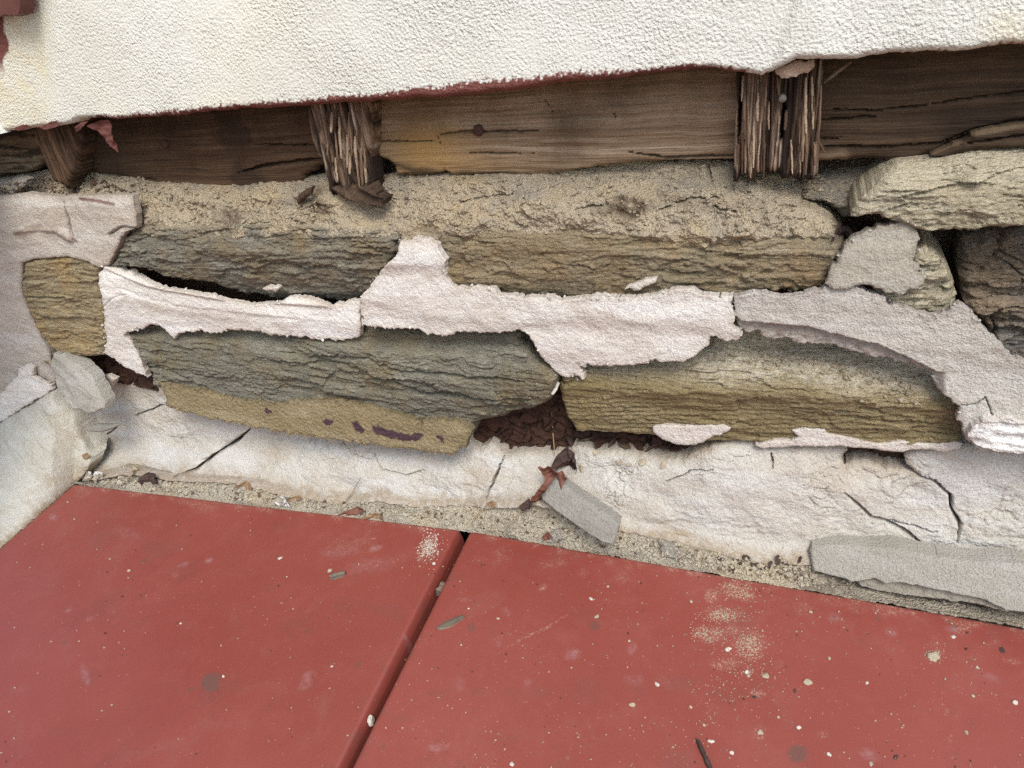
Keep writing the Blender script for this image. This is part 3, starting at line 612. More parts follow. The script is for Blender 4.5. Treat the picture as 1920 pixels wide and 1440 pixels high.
# ---- loose sand ledge along the doors
top = [(p[0], p[1]-6) for p in FOOT if p[0] > 110]
bot = [(x, float(door_edge_y(np.array(x)))+10) for x in range(2100, 120, -60)]
def ledge_h(c):
    foot = yat(c.px, FOOT); e = door_edge_y(c.px); t = np.clip((c.py-foot)/np.maximum(e-foot, 6), -.3, 1.3)
    D = .062+(DOORD-.004-.062)*t
    return D, .004*fbm(c.X*25, c.Z*50, 3, 401)+.003*fbm(c.X*140, c.Z*200, 3, 402, .7)-.004*sstep(.8, 1.2, t), {'dirt': .55*sstep(-.05, .3, fbm(c.X*11, c.Z*20, 3, 403))+.5*sstep(1480, 1560, c.px)}
lg = patch('sand_ledge', [(118, 908)]+top+bot, .08, ledge_h, M_SANDL, None, .0013, .001, 100, (), .02, None, 29, origin=np.array(P(900, 960, .08)))
tag(lg, 'loose pale sand and crumbs lying along the top edge of the red doors', 'sand', kind='stuff')

# ================================================================== timber: boards and battens
SILL = thing('timber_sill', tuple(P(800, 340, -.03)), 'weathered brown timber sill boards exposed below the cream stucco', 'timber')
def board(poly, dp, mat, seed, slope=0., cracks=(), rot=None, wear=None, label=None, wave=.004):
    def h(c):
        w = c.Z-slope*c.X
        m = wave*fbm(c.X*5, w*18, 3, seed)+.0012*fbm(c.X*10, w*220, 4, seed+1, .6)+.0007*fbm(c.X*26, w*600, 2, seed+2)
        m = m+.0035*strat(c.X*7, w*60, seed+4, 2, 3)*np.clip(1-c.s/.02, 0, 1)
        cr = np.zeros(c.X.shape)
        for pts, wd in cracks: cr = np.maximum(cr, groove(c, pts, wd, 2., int(pts[0][0])))
        m = m-.012*cr+edge(c, .005, .006)
        return dp+.0*c.X, m, {'rot': np.clip((rot(c) if rot else 0*c.X)+.6*cr, 0, 1), 'wear': np.clip(wear(c) if wear else 0*c.X, 0, 1)}
    o = patch('board', poly, dp, h, mat, SILL, .00135, .0016, 110, (), .03, None, seed, ragfun=lambda X, Z: .0016*strat(X*9, Z*160, seed, 2, 3))
    if label: o['label'] = label
    return o
board([(120, 190), (630, 150), (618, 312), (598, 311), (588, 320), (566, 330), (570, 344), (533, 351), (480, 353), (400, 351), (293, 348), (253, 338), (150, 322)], -.022, M_BDARK, 501, .0,
      [([(470, 272), (590, 272)], 2), ([(445, 325), (490, 312), (560, 302), (600, 297)], 3.2), ([(260, 336), (295, 336)], 2)], rot=lambda c: .6*sstep(300, 200, c.px)+.6*sstep(.2, .45, fbm(c.X*10, c.Z*14, 3, 4)), label='dark split board at the left with shade put into its colour')
board([(680, 120), (1395, 90), (1395, 304), (1280, 302), (1193, 305), (1117, 312), (1075, 322), (1030, 330), (973, 333), (900, 333), (845, 335), (832, 323), (808, 332), (773, 331), (743, 329), (740, 317), (727, 302), (700, 296)], -.018, M_BOARD, 511, .005,
      [([(690, 266), (750, 266), (823, 265)], 1.8), ([(825, 252), (880, 246), (925, 247), (1010, 245)], 2.4), ([(880, 286), (1000, 288)], 1.2), ([(1020, 185), (1037, 210)], 1.2), ([(1150, 210), (1158, 225)], 1.), ([(1180, 285), (1250, 295), (1380, 293)], 2), ([(820, 250), (826, 270)], 1)],
      wear=lambda c: .9*np.exp(-((c.px-800)/80)**2-((c.py-272)/45)**2)+.35*np.exp(-((c.px-850)/120)**2-((c.py-310)/22)**2), rot=lambda c: .8*sstep(14, 0, line_dist(c.px, c.py, [(730, 305), (800, 328), (960, 330)])+10*fbm(c.X*30, c.Z*40, 3, 3))+.0*c.X, label='brown weathered board in the middle with yellow stain')
board([(1525, 70), (1950, 40), (2300, 20), (2300, 190), (1950, 216), (1920, 223), (1880, 231), (1840, 242), (1807, 254), (1767, 278), (1747, 290), (1703, 297), (1627, 300), (1580, 303), (1525, 305)], -.018, M_BRIGHT, 521, .03,
      [([(1545, 205), (1640, 208), (1730, 198), (1850, 180), (1930, 170)], 1.8), ([(1540, 227), (1590, 222), (1640, 218)], 3), ([(1535, 275), (1640, 276), (1760, 270), (1830, 240)], 2), ([(1530, 262), (1600, 258)], 1.5)], rot=lambda c: .7*sstep(-.05, .4, fbm(c.X*7, c.Z*16, 3, 14))*sstep(1560, 1700, c.px), wear=lambda c: .6*sstep(20, 0, line_dist(c.px, c.py, [(1530, 300), (1580, 292)])), label='blackened split board at the right')
board([(1748, 294), (1768, 284), (1800, 266), (1826, 250), (1865, 242), (1920, 233), (2100, 215), (2300, 200), (2300, 260), (1990, 272), (1920, 278), (1853, 279), (1800, 287), (1770, 296)], -.006, M_BRIGHT, 531, .06, [([(1800, 272), (1900, 256), (1960, 250)], 2)], wear=lambda c: .5*sstep(5, 1, c.py-yat(c.px, [(1748, 290), (1800, 268), (1826, 252), (1920, 236)])), label='split splinter lifting off the blackened board')
board([(-300, 250), (0, 240), (80, 240), (80, 300), (60, 322), (0, 330), (-300, 350)], -.018, M_BOARD, 541, .0, [([(0, 290), (60, 296)], 3), ([(-20, 275), (55, 280)], 2), ([(0, 308), (70, 305)], 2)], rot=lambda c: .8*sstep(.0, .3, fbm(c.X*20, c.Z*80, 3, 9)), label='short weathered board end at the far left')
def dome(name, px, py, D, r_px, mat, parent, h=.35, label=None):
    c = P(px, py, D); r = r_px*np.linalg.norm(c-CAM)/FPX
    rings, seg = 4, 14; V = [c+np.array([0, -r*h, 0])]; Fc = []
    for i in range(1, rings+1):
        a = i/rings*math.pi/2
        for j in range(seg):
            b = j/seg*2*math.pi; V.append(c+np.array([r*math.sin(a)*math.cos(b)*(1+.08*math.sin(3*b+px)), -r*h*math.cos(a), r*math.sin(a)*math.sin(b)]))
    for j in range(seg):
        V.append(V[1+(rings-1)*seg+j]+np.array([0, .006, 0]))
    V = np.array(V); tri = []
    for j in range(seg): tri.append((0, 1+(j+1) % seg, 1+j))
    for i in range(rings):
        for j in range(seg):
            a = 1+i*seg+j; b = 1+i*seg+(j+1) % seg; d = 1+(i+1)*seg+j; e = 1+(i+1)*seg+(j+1) % seg
            tri += [(a, b, e), (a, e, d)]
    o = mesh_obj(name, V, tri, mat, parent)
    if label: o['label'] = label
    return o
dome('nail', 896, 245, -.014, 10, M_RUST, SILL, .4, 'rusty nail head in the middle board')
dome('nail', 309, 270, -.018, 6.5, M_RUST, SILL, .4)

def batten(poly, dp, mat, seed, label, strand=90, amp=.006, ragl=.012, grey=True, nails=(), topw=None):
    root = thing('batten', tuple(P(poly[0][0], poly[0][1], dp)), label, 'batten', 'rotten upright battens under the stucco edge')
    zb = P(*np.array(poly, float).T, dp)[:, 2].min()
    def h(c):
        wx = c.X+.0014*fbm(c.X*12, c.Z*9, 2, seed+1)+.0007*fbm(c.X*60, c.Z*30, 2, seed+15)
        st = strat(c.Z*6+3*fbm(c.X*70, c.Z*4, 2, seed), wx*strand*1.5, seed+2, 3.0, 5.0)
        st2 = strat(c.Z*12+4*fbm(c.X*150, c.Z*6, 2, seed+11), wx*strand*4.0, seed+4, 3.5, 4.0)
        st3 = strat(c.Z*26+3*fbm(c.X*260, c.Z*9, 2, seed+9), wx*strand*9.5, seed+10, 3.0, 2.0)
        m = amp*.42*st+amp*.42*st2+amp*.34*st3+.0008*fbm(c.X*520, c.Z*40, 2, seed+6)
        hgt = c.Z-zb
        m = m-amp*1.2*sstep(.06, .0, hgt)*(.5+st)
        ck = np.zeros(c.X.shape)
        for pts, w in nails: ck = np.maximum(ck, groove(c, pts, w, 3, int(pts[0][1])))
        m = m-.02*ck+edge(c, .006, .006)
        rot = np.clip(.8*sstep(-.1, -.8, st)+.6*sstep(-.1, -.8, st2)+.5*sstep(-.2, -.9, st3)+ck+.7*sstep(.014, .0, hgt+.006*st), 0, 1)
        wear = np.clip(sstep(.15, .8, .35*st+.7*st2+.4*st3)*.95*sstep(-.15, .3, fbm(c.X*40, c.Z*14, 3, seed+8)), 0, 1) if grey else .5*sstep(.3, .9, st2)
        return dp+0*c.X, m, {'rot': rot, 'wear': wear}
    def rg(X, Z):
        st = strat(Z*3, X*strand*2.2, seed+12, 1.2, 3); f = np.clip(1-(Z-zb)/.05, 0, 1)
        return (ragl*(st-.2)+.4*ragl*strat(Z*3, X*strand*6, seed+13, 1.2, 3))*f-ragl*.2*f
    patch('strip', poly, dp, h, mat, root, .0009, .0008, 140, (), .024, None, seed, ragfun=rg)
    return root
batten([(55, 200), (150, 195), (149, 283), (145, 318), (132, 342), (123, 352), (97, 348), (87, 320), (72, 290)], .008, M_BATD, 601, 'dark rotten tapering batten stub at the far left', 60, .004, .006, False)
b2 = batten([(573, 160), (693, 150), (693, 300), (695, 360), (612, 362), (603, 315), (584, 265), (576, 215)], .010, M_BAT, 611, 'narrow splintered grey brown batten left of the middle board', 75, .0075, .009, nails=(([(632, 205), (634, 260), (628, 320)], 6),))
b3 = batten([(1380, 90), (1546, 60), (1545, 110), (1540, 180), (1534, 268), (1532, 330), (1482, 336), (1440, 338), (1380, 338), (1376, 280), (1380, 200)], .012, M_BAT, 621, 'wide splintered grey batten right of the middle board', 60, .006, .007, nails=(([(1470, 190), (1466, 230), (1464, 262)], 5), ([(1394, 145), (1388, 210), (1384, 270)], 4)))
def sliver(name, pts, D, w_px, mat, parent=None, label=None, flat=.5, seed=0, cat=None, group=None, taper=True):
    """thin bent stick along picture points"""
    n = 16; t = np.linspace(0, 1, n); pa = np.array(pts, float); ta = np.linspace(0, 1, len(pa))
    xx = np.interp(t, ta, pa[:, 0]); yy = np.interp(t, ta, pa[:, 1]); dd = np.interp(t, np.linspace(0, 1, len(D)), D)
    cen = P(xx, yy, dd); cen += .0006*np.stack([fbm(t*6, t*0+k, 2, seed) for k in range(3)], -1)
    r = w_px*.5*np.linalg.norm(cen-CAM, axis=1)/FPX
    if taper: r = r*(.35+.65*np.sin(np.clip(t, .02, .98)*math.pi)**.5)
    tan = np.gradient(cen, axis=0); tan /= np.linalg.norm(tan, axis=1)[:, None]
    vd = CAM-cen; vd /= np.linalg.norm(vd, axis=1)[:, None]
    sd = np.cross(tan, vd); sd /= np.linalg.norm(sd, axis=1)[:, None]; up = np.cross(sd, tan)
    k = 7; V = []; Fc = []
    for i in range(n):
        for j in range(k):
            a = j/k*2*math.pi; V.append(cen[i]+r[i]*(sd[i]*math.cos(a)+up[i]*math.sin(a)*flat))
    for i in range(n-1):
        for j in range(k): Fc.append((i*k+j, i*k+(j+1) % k, (i+1)*k+(j+1) % k, (i+1)*k+j))
    o = mesh_obj(name, np.array(V), Fc, mat, parent)
    if not parent: tag(o, label, cat, group)
    elif label: o['label'] = label
    return o
def splinters(root, x0, x1, y0, y1, D, n, seed, mats):
    r = random.Random(seed)
    for k in range(n):
        x = r.uniform(x0, x1); ya = r.uniform(y0, y1-40); L = r.uniform(35, 120); yb = min(ya+L, y1+r.uniform(-4, 8)); dx = r.uniform(-4, 4)-(x-1400)*.00005*L
        sliver('splinter', [(x, ya), (x+dx*.5+r.uniform(-1.5, 1.5), (ya+yb)/2), (x+dx, yb)], [D, D+r.uniform(.001, .005), D+r.uniform(.0, .012)], r.uniform(2.5, 6.5), mats[k % len(mats)], root, None, r.uniform(.4, .9), 90+k)
M_SPL = mat_plain('pale_wood_fibre', (.42, .32, .225), (.26, .18, .115), 260, .85, .6, 500)
M_SPD = mat_plain('dark_wood_fibre', (.10, .062, .04), (.05, .03, .02), 260, .85, .6, 500)
splinters(b3, 1390, 1528, 140, 326, .0145, 30, 1, (M_SPL, M_BAT, M_SPD))
splinters(b2, 612, 686, 205, 348, .0125, 20, 2, (M_SPL, M_BAT, M_SPD))
dome('nail', 1467, 185, .022, 6.5, M_NAIL, b3, .6, 'grey round nail head')
sliver('splinter', [(1540, 160), (1537, 230), (1533, 262), (1546, 285)], [.02, .02, .018, .008], 4, M_BAT, b3, seed=3)
sliver('splinter', [(1545, 155), (1570, 135), (1596, 116)], [.0, .004, .010], 6, M_BOARD, SILL, seed=5)

# ================================================================== stucco wall above
STW = thing('stucco_wall', tuple(P(900, 150, .04)), 'cream textured stucco house wall with red painted lower edge', 'wall')
SEDGE = [(-520, 290), (-200, 262), (0, 248), (30, 246), (77, 240), (110, 236), (133, 231), (147, 224), (187, 221), (213, 224), (267, 220), (333, 217), (400, 208), (467, 204), (533, 201), (587, 198), (640, 193), (693, 192), (740, 188), (787, 183), (820, 185), (860, 180), (940, 173), (1007, 163), (1040, 157), (1090, 152), (1173, 145), (1223, 138), (1280, 133), (1340, 128), (1353, 133), (1393, 137), (1427, 143), (1450, 133), (1493, 111), (1513, 113), (1547, 110), (1580, 112), (1607, 112), (1627, 105), (1673, 100), (1733, 97), (1800, 97), (1830, 92), (1860, 88), (1880, 85), (1920, 83), (2300, 55), (2600, 30)]
pe = P(*np.array(SEDGE, float).T, .045)
x0, x1 = pe[0, 0], pe[-1, 0]
xa = np.arange(P(-70, 200, .045)[0], P(1990, 100, .045)[0], .0013)
xs = np.concatenate([np.arange(x0-.02, xa[0]-.01, .02), xa, np.arange(xa[-1]+.01, x1+.02, .02)])
ztop = P(0, -60, .045)[2]
za = np.arange(pe[:, 2].min()-.006, ztop, .0013); zs = np.concatenate([za, np.arange(ztop+.02, 2.2, .05)])
tl, tr = (x0, 2.15), (x1, 2.15)
def px_of(x, z): 
    a, b = proj(np.array([x, -.045, z])); return (float(a), float(b))
PW = [(-70, .02), (150, .0), (200, .5), (300, .8), (400, .8), (587, 1.0), (640, 1.1), (760, 1.4), (860, 1.9), (940, 1.9), (1007, 1.5), (1090, 1.35), (1173, 1.1), (1280, .7), (1340, .7), (1400, .5), (1452, .0), (1700, .0), (1830, .15), (1900, .25), (2300, .2)]
def st_h(c):
    # bulge of the old render, thin lip at the bottom edge
    dz = np.maximum(0, c.py-0)*0
    m = .006*fbm(c.X*3, c.Z*4, 2, 701)+.0013*fbm(c.X*14, c.Z*14, 3, 702)
    m = m-.010*sstep(110, 60, c.px)*sstep(-100, 100, c.px)+.004*sstep(1480, 1505, c.px+.3*c.py)*sstep(1600, 1520, c.px)
    be = yat(c.px, SEDGE)-c.py
    w = yat(c.px, PW)*13
    nz = fbm(c.X*260, c.Z*260, 2, 705, .6); n2 = fbm(c.X*30, c.Z*30, 3, 706)
    paint = sstep(-.08, .10, (w-be)/16+.75*nz+.35*n2-.05)*(w > .5)
    left = sstep(.0, .25, (8-c.px)/22+.55*fbm(c.X*60, c.Z*24, 4, 709, .6)+.30*np.exp(-((c.py-88)/24)**2)-.22)*(c.py < 240)
    paint = np.maximum(paint, np.clip(left, 0, 1)*sstep(16, 8, c.px)*sstep(150, 110, c.py))
    raw = sstep(4, 0, be)*sstep(1440, 1460, c.px)*.5
    return .045+0*c.X, m+edge(c, .006, .006), {'paint': np.clip(paint, 0, 1), 'yellow': .55*sstep(110, 60, c.px)+.5*np.exp(-((c.px-1900)/60)**2-((c.py-55)/40)**2), 'raw': raw}
STP = SEDGE[::-1]+[px_of(*tl), px_of(*tr)]
patch('stucco_coat', STP, .045, st_h, M_STUCCO, STW, .0013, .0014, 120, (), .022, None, 71, xs=xs, zs=zs)
# backing so that the cavity above the boards is closed
Vb = [(x0, -.021, .5*0+float(P(900, 60, .02)[2])), (x1, -.021, float(P(900, 60, .02)[2])), (x1, -.021, 2.15), (x0, -.021, 2.15), (x0, .12, float(P(900, 60, .02)[2])), (x1, .12, float(P(900, 60, .02)[2])), (x1, .12, 2.15), (x0, .12, 2.15)]
mesh_obj('lath_backing', Vb, [(0, 1, 2, 3), (5, 4, 7, 6), (4, 5, 1, 0), (3, 2, 6, 7)], M_BDARK, STW, None, False)
rx = float(P(-60, 120, .05)[0]); rz0 = float(P(-60, 255, .05)[2])
ny, nz = 60, 70
gy, gz = np.meshgrid(np.linspace(-.03, -1.5, ny), np.linspace(rz0, 2.15, nz), indexing='ij')
gx_ = rx+.004*fbm(gy*4, gz*4, 3, 731)-.02*(gy/1.5)
Vr = np.stack([gx_, gy, gz], -1).reshape(-1, 3); Vr = np.concatenate([Vr, Vr-np.array([.12, 0, 0])]); ii = np.arange(ny*nz).reshape(ny, nz)
Fr = np.stack([ii[:-1, :-1], ii[:-1, 1:], ii[1:, 1:], ii[1:, :-1]], -1).reshape(-1, 4)[:, ::-1]
Lr = np.concatenate([ii[:, 0], ii[-1, 1:], ii[-2::-1, -1], ii[0, -2:0:-1]]); L2 = np.roll(Lr, -1); N0 = ny*nz
Fr = np.concatenate([Fr, Fr[:, ::-1]+N0, np.stack([Lr, L2, L2+N0, Lr+N0], 1)])
mesh_obj('return_wall', Vr, Fr, M_STUCCO, STW, {'paint': np.zeros(len(Vr)), 'yellow': np.zeros(len(Vr)), 'raw': np.zeros(len(Vr))})
# hanging shreds of red paint skin, the tan broken lump over the wide batten
def flake(name, poly, dp, mat, parent, curl=.0008, thick=.0008, label=None, seed=0, cat=None, group=None, res=.001, macro=None):
    cx = sum(p[0] for p in poly)/len(poly); cy = sum(p[1] for p in poly)/len(poly); R = max(math.hypot(p[0]-cx, p[1]-cy) for p in poly)
    def h(c):
        D = macro(c) if macro else dp+0*c.X
        m = curl*R*((c.px-cx)/R)**2*.3+curl*R*.25*fbm(c.px/R*1.2, c.py/R*1.2, 3, seed)
        return D, m, {'dirt': 0*c.X, 'paint': 0*c.X, 'wear': 0*c.X, 'rot': 0*c.X}
    o = patch(name, poly, dp, h, mat, parent, res, .0006, 200, (), thick, None, seed)
    if parent is None: tag(o, label, cat, group)
    elif label: o['label'] = label
    return o
flake('paint_shred', [(141, 238), (152, 229), (168, 226), (160, 234), (150, 243), (143, 247)], .046, M_RED, STW, .0006, seed=1)
flake('paint_shred', [(170, 234), (190, 225), (204, 226), (210, 240), (213, 258), (220, 280), (224, 287), (212, 277), (200, 268), (194, 256), (186, 248)], .048, M_RED, STW, .0009, seed=2, label='hanging red paint shred under the stucco edge')
flake('paint_shred', [(28, 240), (40, 234), (52, 233), (64, 238), (50, 243), (36, 245)], .05, M_RED, STW, .0006, seed=3)
flake('paint_shred', [(78, 238), (95, 228), (108, 226), (116, 234), (100, 240), (84, 243)], .05, M_RED, STW, .0006, seed=4)
plaster('plaster_lump', [(1454, 128), (1490, 116), (1532, 110), (1526, 122), (1508, 138), (1486, 146), (1466, 146), (1455, 138)], .036, mat_plaster('tan_raw_render', (.42, .29, .20), (.36, .24, .165), (.25, .17, .11)), 723, .015, wave=.003, ew=.008)
# trim board at the far left edge
tb = P(-30, 20, .05); xr = P(30, 20, .06)[0]
TR = thing('trim_board', (xr-.03, -.05, .45), 'red brown painted trim board at the top left corner', 'trim')
trim = [(-260, -200), (28, -200), (36, -10), (39, 12), (34, 26), (24, 30), (8, 26), (-2, 32), (-260, 50)]
flake('face', trim, .062, M_RED, TR, .00002, .02, seed=9, res=.0025)

# ================================================================== red cellar doors
def leaf(name, TLp, TRp, dirs, pl, label, prof, ulen):
    p0, n = pl
    tl_ = plane_hit(np.array(TLp[0]), np.array(TLp[1]), p0, n); tr_ = plane_hit(np.array(TRp[0]), np.array(TRp[1]), p0, n)
    bl = plane_hit(np.array(dirs[0][0]), np.array(dirs[0][1]), p0, n); br = plane_hit(np.array(dirs[1][0]), np.array(dirs[1][1]), p0, n)
    return tl_, tr_, bl, br
ROOTN = 'cellar_door_leaf'
STAINS = [(395, 1280, 19, 17, -35, 1.), (1115, 1173, 9, 9, 0, .8), (884, 1177, 8, 8, 0, .7), (1495, 1413, 17, 16, 0, .95), (671, 1246, 6, 6, 0, .6), (720, 1400, 5, 5, 0, .6), (578, 1183, 5, 4, 0, .6), (120, 1205, 6, 4, 0, .5), (358, 1293, 5, 3, -30, .8), (325, 1281, 4, 3, 0, .4), (1563, 1158, 6, 5, 0, .5), (1042, 1400, 4, 4, 0, .5), (1645, 1160, 3, 6, 0, .8), (270, 1052, 6, 3, -30, .7), (450, 1170, 5, 2, -50, .7), (1787, 1178, 6, 6, 0, .8), (860, 1430, 5, 5, 0, .5), (1000, 1274, 4, 5, 0, .4)]
LILAC = [(100, 970, 9, 7, 0, .9), (345, 1058, 12, 4, -15, .8), (392, 1050, 9, 5, -25, .9), (160, 1265, 6, 20, -15, .8), (575, 1275, 12, 22, 30, .6), (818, 1402, 22, 7, -5, .9), (1074, 1227, 17, 10, 0, .8), (1187, 1215, 9, 12, 0, .7), (1190, 1275, 18, 9, 10, .7), (1563, 1158, 12, 9, 0, .5), (1672, 1185, 12, 10, 0, .6), (868, 1124, 12, 3, 0, .6), (1785, 1180, 12, 6, 10, .7), (706, 1028, 14, 5, -10, 1.), (128, 1144, 8, 4, -20, .7), (167, 1160, 7, 4, -30, .7), (328, 1079, 6, 5, 0, .5), (760, 1195, 6, 8, 20, .8), (1630, 1415, 22, 10, 20, .6), (860, 1283, 10, 14, 0, .4), (1858, 1270, 14, 6, 20, .5), (1460, 1245, 9, 8, 0, .4), (990, 1280, 8, 8, 0, .4), (935, 1205, 4, 12, 0, .5), (240, 1000, 30, 12, 20, .3), (700, 1060, 60, 14, -10, .35), (640, 1035, 40, 12, -5, .4), (950, 1145, 8, 10, 0, .4)]
DUST = [(803, 1027, 15, 20, 20, 1.1), (790, 1040, 9, 12, 20, .7), (1385, 1108, 32, 14, 25, .9), (1335, 1118, 14, 14, 0, .6), (1358, 1152, 32, 12, 5, .95), (1328, 1188, 26, 14, 10, .95), (1405, 1210, 26, 24, 30, 1.0), (1375, 1180, 20, 10, 0, .4), (1360, 1245, 30, 10, 0, .5), (1402, 1258, 9, 9, 0, .7), (1752, 1228, 18, 10, 0, .6), (1018, 1102, 8, 5, -30, .9), (1107, 1041, 6, 4, 0, .6), (1048, 1055, 6, 4, 0, .5), (1420, 1300, 14, 8, 20, .5), (1425, 1372, 12, 14, 0, .5), (1540, 1378, 10, 6, 0, .4), (700, 1010, 9, 2, -10, .5), (620, 1035, 5, 2, 0, .4), (1900, 1240, 20, 5, 15, .4)]
SCR = [([(935, 1224), (985, 1195), (1020, 1180), (1050, 1162), (1076, 1143)], 1.3, .7), ([(1765, 1255), (1775, 1340), (1790, 1440)], .9, .35), ([(1595, 1150), (1597, 1205)], .8, .3), ([(1060, 1435), (1080, 1355)], .8, .3)]
def ell(px, py, L):
    r = np.zeros(px.shape)
    for (cx, cy, rx, ry, a, s) in L:
        m = (np.abs(px-cx) < 70) & (np.abs(py-cy) < 70)
        if not m.any(): continue
        x = px[m]-cx; y = py[m]-cy; ca, sa = math.cos(math.radians(a)), math.sin(math.radians(a))
        d = np.hypot((x*ca+y*sa)/rx, (-x*sa+y*ca)/ry)+.22*fbm(px[m]/9, py[m]/9, 2, int(cx))
        r[m] = np.maximum(r[m], s*sstep(1.15, .85, d))
    return r
def soft(px, py, L):
    r = np.zeros(px.shape)
    for (cx, cy, rx, ry, a, s) in L:
        m = (np.abs(px-cx) < 90) & (np.abs(py-cy) < 90)
        if not m.any(): continue
        x = px[m]-cx; y = py[m]-cy; ca, sa = math.cos(math.radians(a)), math.sin(math.radians(a))
        d = np.hypot((x*ca+y*sa)/rx, (-x*sa+y*ca)/ry)+.5*fbm(px[m]/12, py[m]/12, 3, int(cx)+1)
        r[m] = np.maximum(r[m], s*sstep(1.35, .3, d))
    return r
def build_leaf(pl, lpx, rpx, label, us_prof, vs, wide):
    """pl: plane; lpx/rpx: (top pixel, lower pixel) of the left and right rim; us_prof(U metres from left, W width)-> drop below the plane"""
    p0, n = pl
    h = lambda p: plane_hit(np.array(float(p[0])), np.array(float(p[1])), p0, n)
    a0, a1, b0, b1 = h(lpx[0]), h(lpx[1]), h(rpx[0]), h(rpx[1])
    da = (a1-a0)/np.linalg.norm(a1-a0); db = (b1-b0)/np.linalg.norm(b1-b0)
    Wd = np.linalg.norm(b0-a0)
    us = np.concatenate([np.linspace(0, .03, 22)[:-1], np.arange(.03, Wd-.04, .0028), np.linspace(Wd-.04, Wd, 26)])/Wd
    U, Vv = np.meshgrid(us, vs, indexing='ij')
    A_ = a0+da*Vv[..., None]; B_ = b0+db*Vv[..., None]
    Pt = A_+(B_-A_)*U[..., None]
    drop = us_prof(U*Wd, Wd, Vv)+.006*(1-np.clip(Vv/.006, 0, 1))**2
    px, py = proj(Pt)
    wob = .0012*fbm(U*5, Vv*5, 2, 77)
    Pt = Pt-n*(drop-wob)[..., None]
    nu, nv = U.shape; idx = np.arange(nu*nv).reshape(nu, nv)
    F = np.stack([idx[:-1, :-1], idx[1:, :-1], idx[1:, 1:], idx[:-1, 1:]], -1).reshape(-1, 4)
    V = Pt.reshape(-1, 3); px = px.ravel(); py = py.ravel()
    at = {'stain': ell(px, py, STAINS), 'lilac': soft(px, py, LILAC), 'dust': soft(px, py, DUST)}
    for pts, w, s in SCR: at['dust'] = np.maximum(at['dust'], s*groove(type('c', (), {'px': px, 'py': py})(), pts, w+.8, 1.5, 6)*(fbm(px/9, py/9, 2, 3) > -.25))
    nzv = fbm(px/26, py/26, 4, 55); vv = Vv.ravel(); uu = U.ravel()*Wd
    at['dust'] = np.maximum(at['dust'], np.clip(.9*sstep(.022, .0, vv)*sstep(-.1, .5, nzv)+.35*sstep(.09, .0, vv)*sstep(.0, .5, fbm(px/60, py/40, 4, 57)), 0, 1))
    at['stain'] = np.maximum(at['stain'], np.clip(.45*sstep(.012, .0, vv)*sstep(-.2, .3, -nzv)+.4*sstep(.02, 0, np.minimum(uu, Wd-uu))*sstep(.0, .4, nzv)+.22*sstep(.15, .5, fbm(px/120, py/70, 5, 58, .6)), 0, 1))
    # folded rim
    ring = np.concatenate([idx[:, 0], idx[-1, 1:], idx[-2::-1, -1], idx[0, -2:0:-1]])
    n0 = len(V); T = V[ring]; Bk = T-n*.030
    m = len(ring); k = np.arange(m); k2 = (k+1) % m
    SK = np.stack([n0+k2, n0+k, n0+m+k, n0+m+k2], 1)
    V = np.concatenate([V, T, Bk]); at = {q: np.concatenate([w, w[ring], w[ring]]) for q, w in at.items()}
    root = thing('cellar_door_leaf', tuple(b0 if wide else a0), label, 'door', 'red cellar door leaves')
    # top face normals must look up
    f0 = F[len(F)//2]; nn = np.cross(V[f0[1]]-V[f0[0]], V[f0[2]]-V[f0[0]])
    if nn @ n < 0: F = F[:, ::-1]; SK = SK[:, ::-1]
    mesh_obj('panel', V, np.concatenate([F, SK]), M_DOOR, root, at, True, None, flat_from=len(F))
    return root, (a0, da, b0, db, n)
vs = np.concatenate([np.linspace(0, .01, 8)[:-1], np.arange(.01, .75, .0028), np.arange(.76, 1.3, .02)])
def profL(u, W, v): 
    e = np.clip((u-(W-.005))/.005, 0, 1); return .014*(1-np.sqrt(np.clip(1-e**2.2, 0, 1)))+.004*(1-np.clip(u/.006, 0, 1))**2
def profR(u, W, v):
    e = 1-np.clip(u/.007, 0, 1); return .007*(1-np.sqrt(np.clip(1-e**2, 0, 1)))
LR, li = build_leaf(LPL, ((140, 905), (0, 1025.4)), ((862, 989.6), (636, 1440)), 'left red painted metal cellar door leaf with brown oval stain', profL, vs, True)
RR, ri = build_leaf(RPL, ((881, 992), (657, 1440)), ((2050, 1196), (2150, 1900)), 'right red painted metal cellar door leaf dusted with sand patches', profR, vs, False)
# channel below the seam
a0, da, b0, db, n = li
q0 = b0-n*.034-np.array([.03, 0, 0]); q1 = b0-n*.034+np.array([.05, 0, 0])
mesh_obj('seam_channel', [q0-da*.004, q1-da*.004, q1+db*1.3, q0+db*1.3, q0-da*.004-n*.004, q1-da*.004-n*.004, q1+db*1.3-n*.004, q0+db*1.3-n*.004], [(0, 1, 2, 3), (4, 7, 6, 5), (0, 4, 5, 1), (1, 5, 6, 2), (2, 6, 7, 3), (3, 7, 4, 0)], M_DARKBIT, RR, None, False)
# masonry kerb that carries the doors
kz = min(p[2] for p in (a0, b0))
kb = np.array(P(1000, 1010, DOORD)); 
Vk = []
for x in (x0, x1):
    for (y, z) in ((-.085, kz-.03), (-1.35, kz-.03-1.27*math.tan(SL)), (-1.35, -.86), (-.085, -.86)): Vk.append((x, y, z))
ko = mesh_obj('door_kerb', Vk, [(0, 1, 5, 4), (1, 2, 6, 5), (2, 3, 7, 6), (3, 0, 4, 7), (0, 3, 2, 1), (4, 5, 6, 7)], M_GREY, None, None, False)
tag(ko, 'masonry kerb under the red cellar doors', 'kerb')

